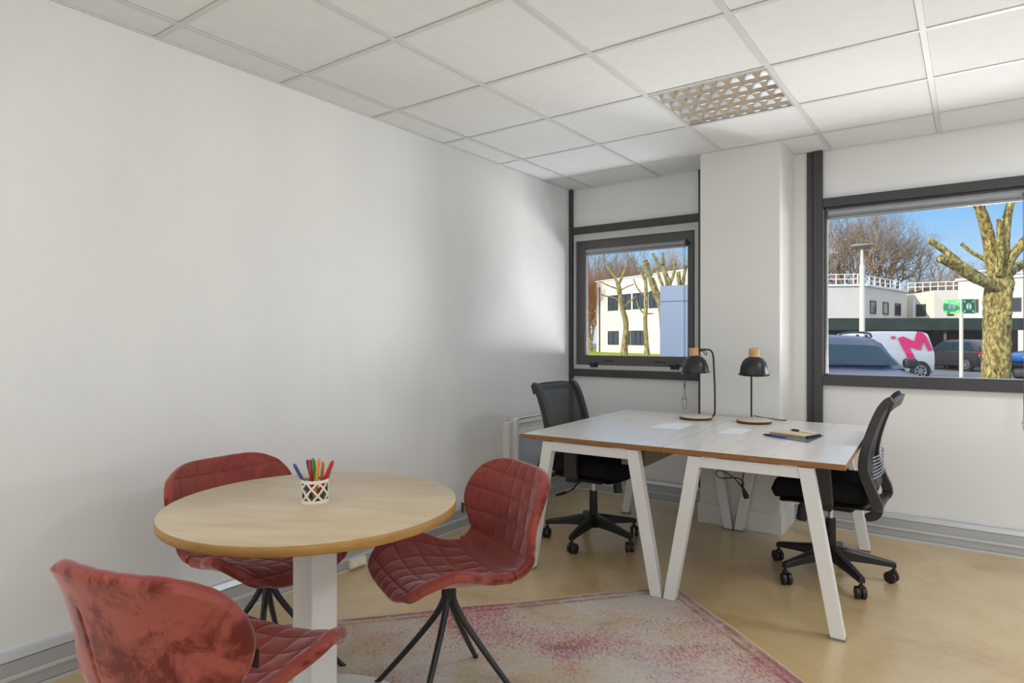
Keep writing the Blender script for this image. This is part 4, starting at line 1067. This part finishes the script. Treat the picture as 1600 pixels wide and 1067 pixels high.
r3 = block(o, F3, F4, zB, 6, BEIGE, 'recessed_wall'); bwindow(o, F3, r3[0], r3[1], ubear(F3, r3[0], 1432), ubear(F3, r3[0], 1447), 3.0, 3.95, 2, .1)
r4 = block(o, F4, F5, zB+.15, 6, RENDER, 'end_wall')
bwindow(o, F4, r4[0], r4[1], ubear(F4, r4[0], 1480), ubear(F4, r4[0], 1490), 3.0, 3.95, 1, .1)
m = MB(); facade_wall(m, F0-r1[1]*.12, F1-r1[1]*.12+r1[0]*.12, zA, zA+.14, 8.2); facade_wall(m, F1-r2[1]*.12, F2-r2[1]*.12, zA, zA+.14, 6); m.build('coping', RAILM, o)
railing(o, F0+r1[1]*.5, F1+r1[1]*.5, zA+.14, 9, .75); railing(o, F1+r2[1]*.5, F2+r2[1]*.5, zA+.14, 8, .75); railing(o, F3+r3[1]*.5, F5+r4[1]*.5, zB+.15, 8, .75)
p = F2+r2[0]*.3-r2[1]*.4; MB().tube([(p.x, p.y, GZ), (p.x, p.y, 4.3)], .07, 8).build('downpipe', RAILM, o, smooth=True)
o = thing('white_building', 'taller white building behind the pollarded tree at the right', 'building')
A = at(1497, 500, 46); B = at(1680, 500, 41); zt_ = at(1500, 439, 46).z
r5 = block(o, A, B, zt_, 8, RENDER); m = MB(); facade_wall(m, A-r5[1]*.15-r5[0]*.15, B-r5[1]*.15, zt_, zt_+.16, 8.2); m.build('coping', RAILM, o)
for (a_, b_) in ((1518,1529),(1579.5,1596)): bwindow(o, A, r5[0], r5[1], ubear(A, r5[0], a_), ubear(A, r5[0], b_), 3.05, 4.0, 1, .1)
railing(o, A+r5[1]*2, B+r5[1]*2, zt_+.1, 10, .7)
# carport: long dark green roof on posts
o = thing('carport', 'long low carport with a dark green roof edge behind the cars', 'carport')
CPG = noisemat('mossy dark green sheeting', [(32,44,36),(52,66,54)], scale=2, rough=.6, stretch=(1,1,1))
CPOST = mat('carport post', (90,84,74), .6)
A = at(1200, 500, 33); B = at(1720, 500, 33); zc = at(1400, 497, 33).z
m = MB(); rc = facade_wall(m, A, B, zc-.62, zc, .12); m.build('roof_edge', CPG, o)
m = MB(); facade_wall(m, A+rc[1]*.12, B+rc[1]*.12, zc-.14, zc-.02, 5.5); m.build('roof', mat('dark roof sheet', (58,62,58), .7), o)
for k in range(8):
    p = A.lerp(B, (k+.35)/8)+rc[1]*.3; MB().box(p.x-.06, p.y-.06, GZ, p.x+.06, p.y+.06, zc-.14).build('post', CPOST, o)
m = MB(); facade_wall(m, A+rc[1]*5.4, B+rc[1]*5.4, GZ, zc-.14, .1); m.build('rear_screen', noisemat('brown timber screen', [(64,52,42),(92,76,60)], scale=1.5, rough=.8), o)
# street lamp
D = 18; b = gnd(1347, D); o = thing('street_lamp', 'pale grey street lamp with a flat disc head outside the large window', 'street lamp', b)
PALE = mat('pale galvanised', (204,200,186), .5)
hh = at(1347, 384, D).z-GZ
MB().lathe([(.085, 0), (.085, .6), (.075, .62), (.068, hh-.55), (.045, hh-.5), (.04, hh-.06), (0, hh-.06)], n=20).build('pole', PALE, o, smooth=True)
MB().lathe([(0, hh-.10), (.10, hh-.08), (.27, hh-.03), (.29, hh), (.27, hh+.025), (.08, hh+.05), (0, hh+.05)], n=36).build('lamp_head', mat('lamp head grey', (150,146,134), .5), o, smooth=True)
# assembly point sign
D = 20; b = gnd(1502, D); o = thing('assembly_point_sign', 'two green assembly point signs joined in a V on a pale post', 'sign', b)
MB().lathe([(.055, 0), (.055, 2.38-.0), (0, 2.38)], n=18).build('post', PALE, o, smooth=True)
SG1 = mat('green sign painted shaded', (16,104,56), .4); SG2 = mat('green sign painted sunlit', (92,196,112), .4); SGW = mat('sign white', (214,222,220), .4)  # one green for both plates; sunlight and shade are painted into the colours
def signface(ang, wd, m_, x_off):
    c, s = math.cos(ang), math.sin(ang); z0, z1 = 2.34, 2.80
    f = lambda u, v, h: (c*u+s*h, s*u-c*h, v)
    mb = MB().prism([(x_off, z0), (x_off+wd, z0), (x_off+wd, z1), (x_off, z1)], 0, .03, f); pl = mb.build('sign_plate', m_, o)
    m = MB(); cx = x_off+wd/2; cz = (z0+z1)/2; k = wd/.46
    def poly(pts): m.prism([(cx+u*k, cz+v) for u, v in pts], .03, .034, f)
    def disc(u, v, r): poly([(u+r*math.cos(t*PI/5), v+r*math.sin(t*PI/5)) for t in range(10)])
    for u in (-.042, .042):
        disc(u, .075, .018); poly([(u-.028, .05), (u-.028, -.02), (u-.018, -.025), (u-.018, -.10), (u-.003, -.10), (u-.003, -.03), (u+.003, -.03), (u+.003, -.10), (u+.018, -.10), (u+.018, -.025), (u+.028, -.02), (u+.028, .05)])
    disc(0, .095, .016); disc(-.075, .05, .012); disc(.075, .05, .012)
    for u in (-.078, .078): poly([(u-.014, .035), (u-.014, -.06), (u+.014, -.06), (u+.014, .035)])
    for su in (-1, 1):
        for sv in (-1, 1):
            t = lambda u, v: (su*u, sv*v)
            P1 = [t(.20, .19), t(.19, .20), t(.135, .145), t(.145, .135)]; P2 = [t(.12, .12), t(.175, .12), t(.175, .132), t(.132, .132), t(.132, .175), t(.12, .175)]
            if su*sv < 0: P1.reverse(); P2.reverse()
            poly(P1); poly(P2)
    e = .008
    for q_ in ([(-.23, -.23), (.23, -.23), (.23, -.23+e), (-.23, -.23+e)], [(-.23, .23-e), (.23, .23-e), (.23, .23), (-.23, .23)], [(-.23, -.23), (-.23+e, -.23), (-.23+e, .23), (-.23, .23)], [(.23-e, -.23), (.23, -.23), (.23, .23), (.23-e, .23)]): poly(q_)
    m.build('pictogram', SGW, pl)
signface(YAW+.15, .46, SG1, .01); signface(YAW-.74, .46, SG2, -.47)

# --- cars
GLS = mat('dark car glass', (34,54,68), .15, 0, .5, IOR=1.17); TYRE = mat('tyre', (26,26,28), .8); RIM = mat('alloy rim', (168,170,176), .3, .8)
TRIMB = mat('black car trim', (24,24,26), .5); TAIL = mat('red tail lamp', (196,20,30), .2); LAMPW = mat('clear headlamp', (206,212,216), .1); PLATE = mat('number plate', (216,216,206), .5)
def car(name, label, paint, loc, ang, L=4.2, Wd=1.78, hood=1.0, belt=1.0, roof=1.46, ws=(.95, .30), rb=(-1.35, -1.95), tail=1.0, wheel_r=.32, axles=(1.28, -1.28), side=True, cat='car', rails=False, doorwin=None, rearwin=True, rearz=None):
    """x forward, y left; ws: windscreen foot and head x; rb: roof rear and window foot x"""
    o = thing(name, label, cat, loc, ang); w = Wd/2; f = L/2
    st = [(-f, .42, tail*.78, .80), (-f+.06, .30, tail*.94, .92), (-f+.28, .26, tail, .98), (rb[1], .24, belt, 1), (ws[0], .24, belt, 1), (ws[0]+.05, .24, hood+.02, 1), (f-.45, .24, hood-.07, .98), (f-.15, .26, hood-.17, .92), (f-.03, .32, hood-.30, .82), (f, .42, hood-.42, .76)]
    rows = []
    for (x, zb, zt, k) in st:
        h = [(0, zb), (w*k*.86, zb), (w*k*.97, zb+.12), (w*k, zb+(zt-zb)*.5), (w*k*.985, zt-.12), (w*k*.93, zt-.015), (w*k*.80, zt+.005), (0, zt+.02)]
        rows.append([(x, y, z) for y, z in h]+[(x, -y, z) for y, z in h[-2:0:-1]])
    m = MB().grid(rows, wrap=True); n = len(rows[0]); m.f += [tuple(range(n)), tuple((len(rows)-1)*n+i for i in range(n))]; m.m += [0, 0]
    body = m.build('body', paint, o, smooth=True, angle=50)
    # greenhouse
    wb, wr = w*.93, w*.78; zr = rearz or roof-.02
    def sec(x, z):
        t = (z-belt)/(roof-belt) if roof > belt else 0; ww = wb+(wr-wb)*max(0, t)
        return [(x, wb, belt-.03), (x, ww+.005, z-.05*min(1, t*2)), (x, ww-.07*min(1, t*2), z), (x, ww*.5, z+.02*min(1, t)), (x, 0, z+.03*min(1, t)), (x, -ww*.5, z+.02*min(1, t)), (x, -ww+.07*min(1, t*2), z), (x, -ww-.005, z-.05*min(1, t*2)), (x, -wb, belt-.03)]
    xm = (ws[1]+rb[0])/2
    gs = [(ws[0], belt), ((ws[0]+ws[1])/2, (belt+roof)/2), (ws[1]+.05, roof-.05), (ws[1]-.12, roof-.005), (xm, roof+.015), (rb[0]+.15, zr+.01), (rb[0]-.05, zr-.05), ((rb[0]+rb[1])/2-.03, (belt+zr)/2), (rb[1], belt)]
    rows = [sec(x, max(z, belt+.001)) for x, z in gs]
    MB().grid(rows).build('cabin', paint, o, smooth=True, angle=50)
    def quad(name, pts, m_=GLS, off=(0,0,0)):
        return MB().add([tuple(Vector(p)+Vector(off)) for p in pts], [(0,1,2,3)]).add([tuple(Vector(p)+Vector(off)*.2) for p in pts], [(0,1,2,3)]).build(name, m_, o)
    def face(xa, za, xb, zb, ya, yb): return [(xa, -ya, za), (xa, ya, za), (xb, yb, zb), (xb, -yb, zb)]
    hh = roof-belt; dx = ws[0]-ws[1]
    rows = []
    for k in range(7):
        t = .07+.66*k/6; x = ws[0]+(ws[1]+.05-ws[0])*t; z = belt+(roof-.05-belt)*t; r_ = sec(x, z)[1:8]
        rows.append([(p[0]+.02+.012, p[1]*.90, p[2]+.022+(.0 if 0 < i_ < 6 else .02)) for i_, p in enumerate(r_)])
    MB().grid(rows).build('windscreen', GLS, o, smooth=True, angle=80)
    if rearwin: quad('rear_window', face(rb[1]+.02, belt+.05, rb[0]-.02, zr-.11, wb-.10, wr-.06), off=(-.03, 0, .03))
    x0 = ws[0]-.20; x1 = ws[1]+.02; xr = rb[0]+.05; xf = rb[1]+.22; segs = doorwin or [(x0, x1, xm+.05, xm+.05), (xm-.03, xm-.03, xf, xr)]
    for sd in (-1, 1):
        for (a_, b_, c_, d_) in segs:
            quad('side_window', [(a_, sd*(wb+.004), belt+.02), (c_, sd*(wb+.004), belt+.02), (d_, sd*(wr+.03), roof-.10), (b_, sd*(wr+.03), roof-.10)], off=(0, sd*.014, 0))
        mr = MB().box(ws[0]-.32, sd*(w+.02), belt+.0, ws[0]-.18, sd*(w+.21), belt+.15).build('wing_mirror', TRIMB, o, bevel=.05, seg=3)
        for ax in axles:
            MB().tube([(ax, sd*(w-.05), wheel_r), (ax, sd*(w+.006), wheel_r)], wheel_r+.055, 28).build('wheel_arch', TRIMB, o)
            wl = MB().tube([(ax, sd*(w-.20), wheel_r), (ax, sd*(w-.18), wheel_r), (ax, sd*(w+.005), wheel_r), (ax, sd*(w+.02), wheel_r)], [wheel_r*.95, wheel_r, wheel_r, wheel_r*.93], 32).build('wheel', TYRE, o, smooth=True)
            rm = MB().tube([(ax, sd*(w+.0), wheel_r), (ax, sd*(w+.026), wheel_r)], wheel_r*.17, 16)
            for k in range(7):
                a = 2*PI*k/7; rm.bar((ax, sd*(w+.021), wheel_r), (ax+math.cos(a)*wheel_r*.62, sd*(w+.021), wheel_r+math.sin(a)*wheel_r*.62), .045, .02, up=(0, 1, 0))
            ring = [(ax+math.cos(2*PI*k/28)*wheel_r*.62, sd*(w+.021), wheel_r+math.sin(2*PI*k/28)*wheel_r*.62) for k in range(28)]
            rm.tube(ring, .018, 6, closed=True); rm.build('rim', RIM, wl, smooth=True)
        MB().box(f-.20, sd*(w*.50), hood-.33, f-.035, sd*(w*.84), hood-.20).build('headlamp', LAMPW, o, bevel=.02)
        MB().box(-f+.02, sd*(w*.52), tail-.20, -f+.24, sd*(w*.945), tail-.05).build('tail_lamp', TAIL, o, bevel=.015)
        if rails: MB().tube(smoothpath([(ws[1]-.15, sd*(wr-.03), roof+.0), (ws[1]-.28, sd*(wr-.03), roof+.055), (xm, sd*(wr-.03), roof+.075), (rb[0]+.3, sd*(wr-.03), roof+.055), (rb[0]+.18, sd*(wr-.03), roof)], 5), .018, 8).build('roof_rail', TRIMB, o, smooth=True)
    MB().box(-f-.006, -.26, tail-.30, -f+.05, .26, tail-.19).build('number_plate', PLATE, o)
    MB().box(-f-.02, -w*.80, .30, -f+.12, w*.80, .46).build('rear_bumper', TRIMB, o, bevel=.03)
    MB().box(f-.14, -w*.72, .28, f+.015, w*.72, .42).build('front_bumper', TRIMB, o, bevel=.03)
    return o
NAVY = mat('dark blue car paint', (30,44,74), .25, .2, .6); VANW = mat('white van paint', (172,174,181), .3); GREYP = mat('graphite car paint', (62,60,64), .25, .4); BLUEP = mat('blue car paint', (30,84,150), .25, .3)  # van white greyed to stand in for shade on the van
SILV = mat('silver car paint', (150,152,158), .25, .5)
hdg = lambda v: math.atan2(v.y, v.x)
# dark blue off-roader facing us, parked just outside
p = gnd(1290, 10.3); v = (-_D*1.0-_R*.16).normalized()
car('parked_car', 'dark blue off-road car parked nose-on just outside the large window', NAVY, p, hdg(v), 4.5, 1.86, 1.08, 1.12, 1.60, (.75, .12), (-1.7, -2.0), 1.05, .36, (1.35, -1.35), rails=True)
# white van with the letter M
Dv = 24.0; pc = gnd(1370.6, Dv)+_D*.9; v = -_R
van = car('delivery_van', 'white van with a large pink letter M on its side', VANW, pc, hdg(v), 4.4, 1.8, 1.12, 1.12, 1.80, (1.35, .62), (-1.98, -2.16), 1.12, .33, (1.38, -1.62), cat='van', doorwin=[(1.05, .70, .28, .28)], rearz=1.80)
PINKM = mat('pink letter', (196,16,92), .4)
def vanxy(X, Y, ox=1380, oy=500, k=10.67):
    px = ox+X/k; py = oy+Y/k; D_ = Dv; return (-(px-1370.6)*D_/F_PX, CAM.z+(528.13-py)/F_PX*D_-GZ)
def vanpoly(name, pts, parent, y0=None):
    vs = [vanxy(*q_) for q_ in pts]; w = .9
    def ys(z): return (w*1.0 if z < 1.0 else (w*(1-.045*(z-1.0)/.12) if z < 1.12 else w*.955+(w*.80-w*.955)*(z-1.12)/.68))+.03
    n = len(vs)
    # cut the outline into a finely gridded sheet that follows the side of the van
    bm = bmesh.new(); f_ = bm.faces.new([bm.verts.new((x, 0, z)) for x, z in vs])
    bmesh.ops.triangulate(bm, faces=[f_]); 
    for zc_ in np.arange(.6, 1.9, .08): bmesh.ops.bisect_plane(bm, geom=bm.verts[:]+bm.edges[:]+bm.faces[:], plane_co=(0,0,zc_), plane_no=(0,0,1))
    for q_ in bm.verts: q_.co.y = ys(q_.co.z)
    r_ = bmesh.ops.extrude_face_region(bm, geom=bm.faces[:])
    for g in r_['geom']:
        if isinstance(g, bmesh.types.BMVert): g.co.y -= .012
    bmesh.ops.recalc_face_normals(bm, faces=bm.faces)
    me = bpy.data.meshes.new(name); bm.to_mesh(me); bm.free(); me.materials.append(PINKM)
    ob = bpy.data.objects.new(name, me); COL.objects.link(ob); ob.parent = parent; return ob
vanpoly('letter', [(275,300),(450,765),(540,690),(430,430),(620,500),(690,330),(755,515),(825,490),(750,270),(690,205),(610,190),(545,355),(365,270)], van)
for ox_ in (160, 200): vanpoly('quotation_mark', [(ox_,275),(ox_+30,262),(ox_+30,272),(ox_+12,280),(ox_+12,300),(ox_+30,300),(ox_+28,312),(ox_+6,312)], van)
# cars under the carport
v = (_D*1.0-_R*.15).normalized()
car('parked_car', 'graphite hatchback seen from behind between the van and the pollarded tree', GREYP, gnd(1499, 31.5), hdg(v), 4.1, 1.78, .98, .98, 1.48, (.95, .30), (-1.35, -1.95), 1.0, .32)
car('parked_car', 'blue car half hidden behind the thick pollarded tree', BLUEP, gnd(1655, 29), hdg(-_R), 4.1, 1.78, .98, .98, 1.48)
v = (-_D*.75-_R*.65).normalized()
car('parked_car', 'silver car at the bottom right corner of the large window', SILV, gnd(1738, 9.2), hdg(v), 4.2, 1.78, .95, .98, 1.46)
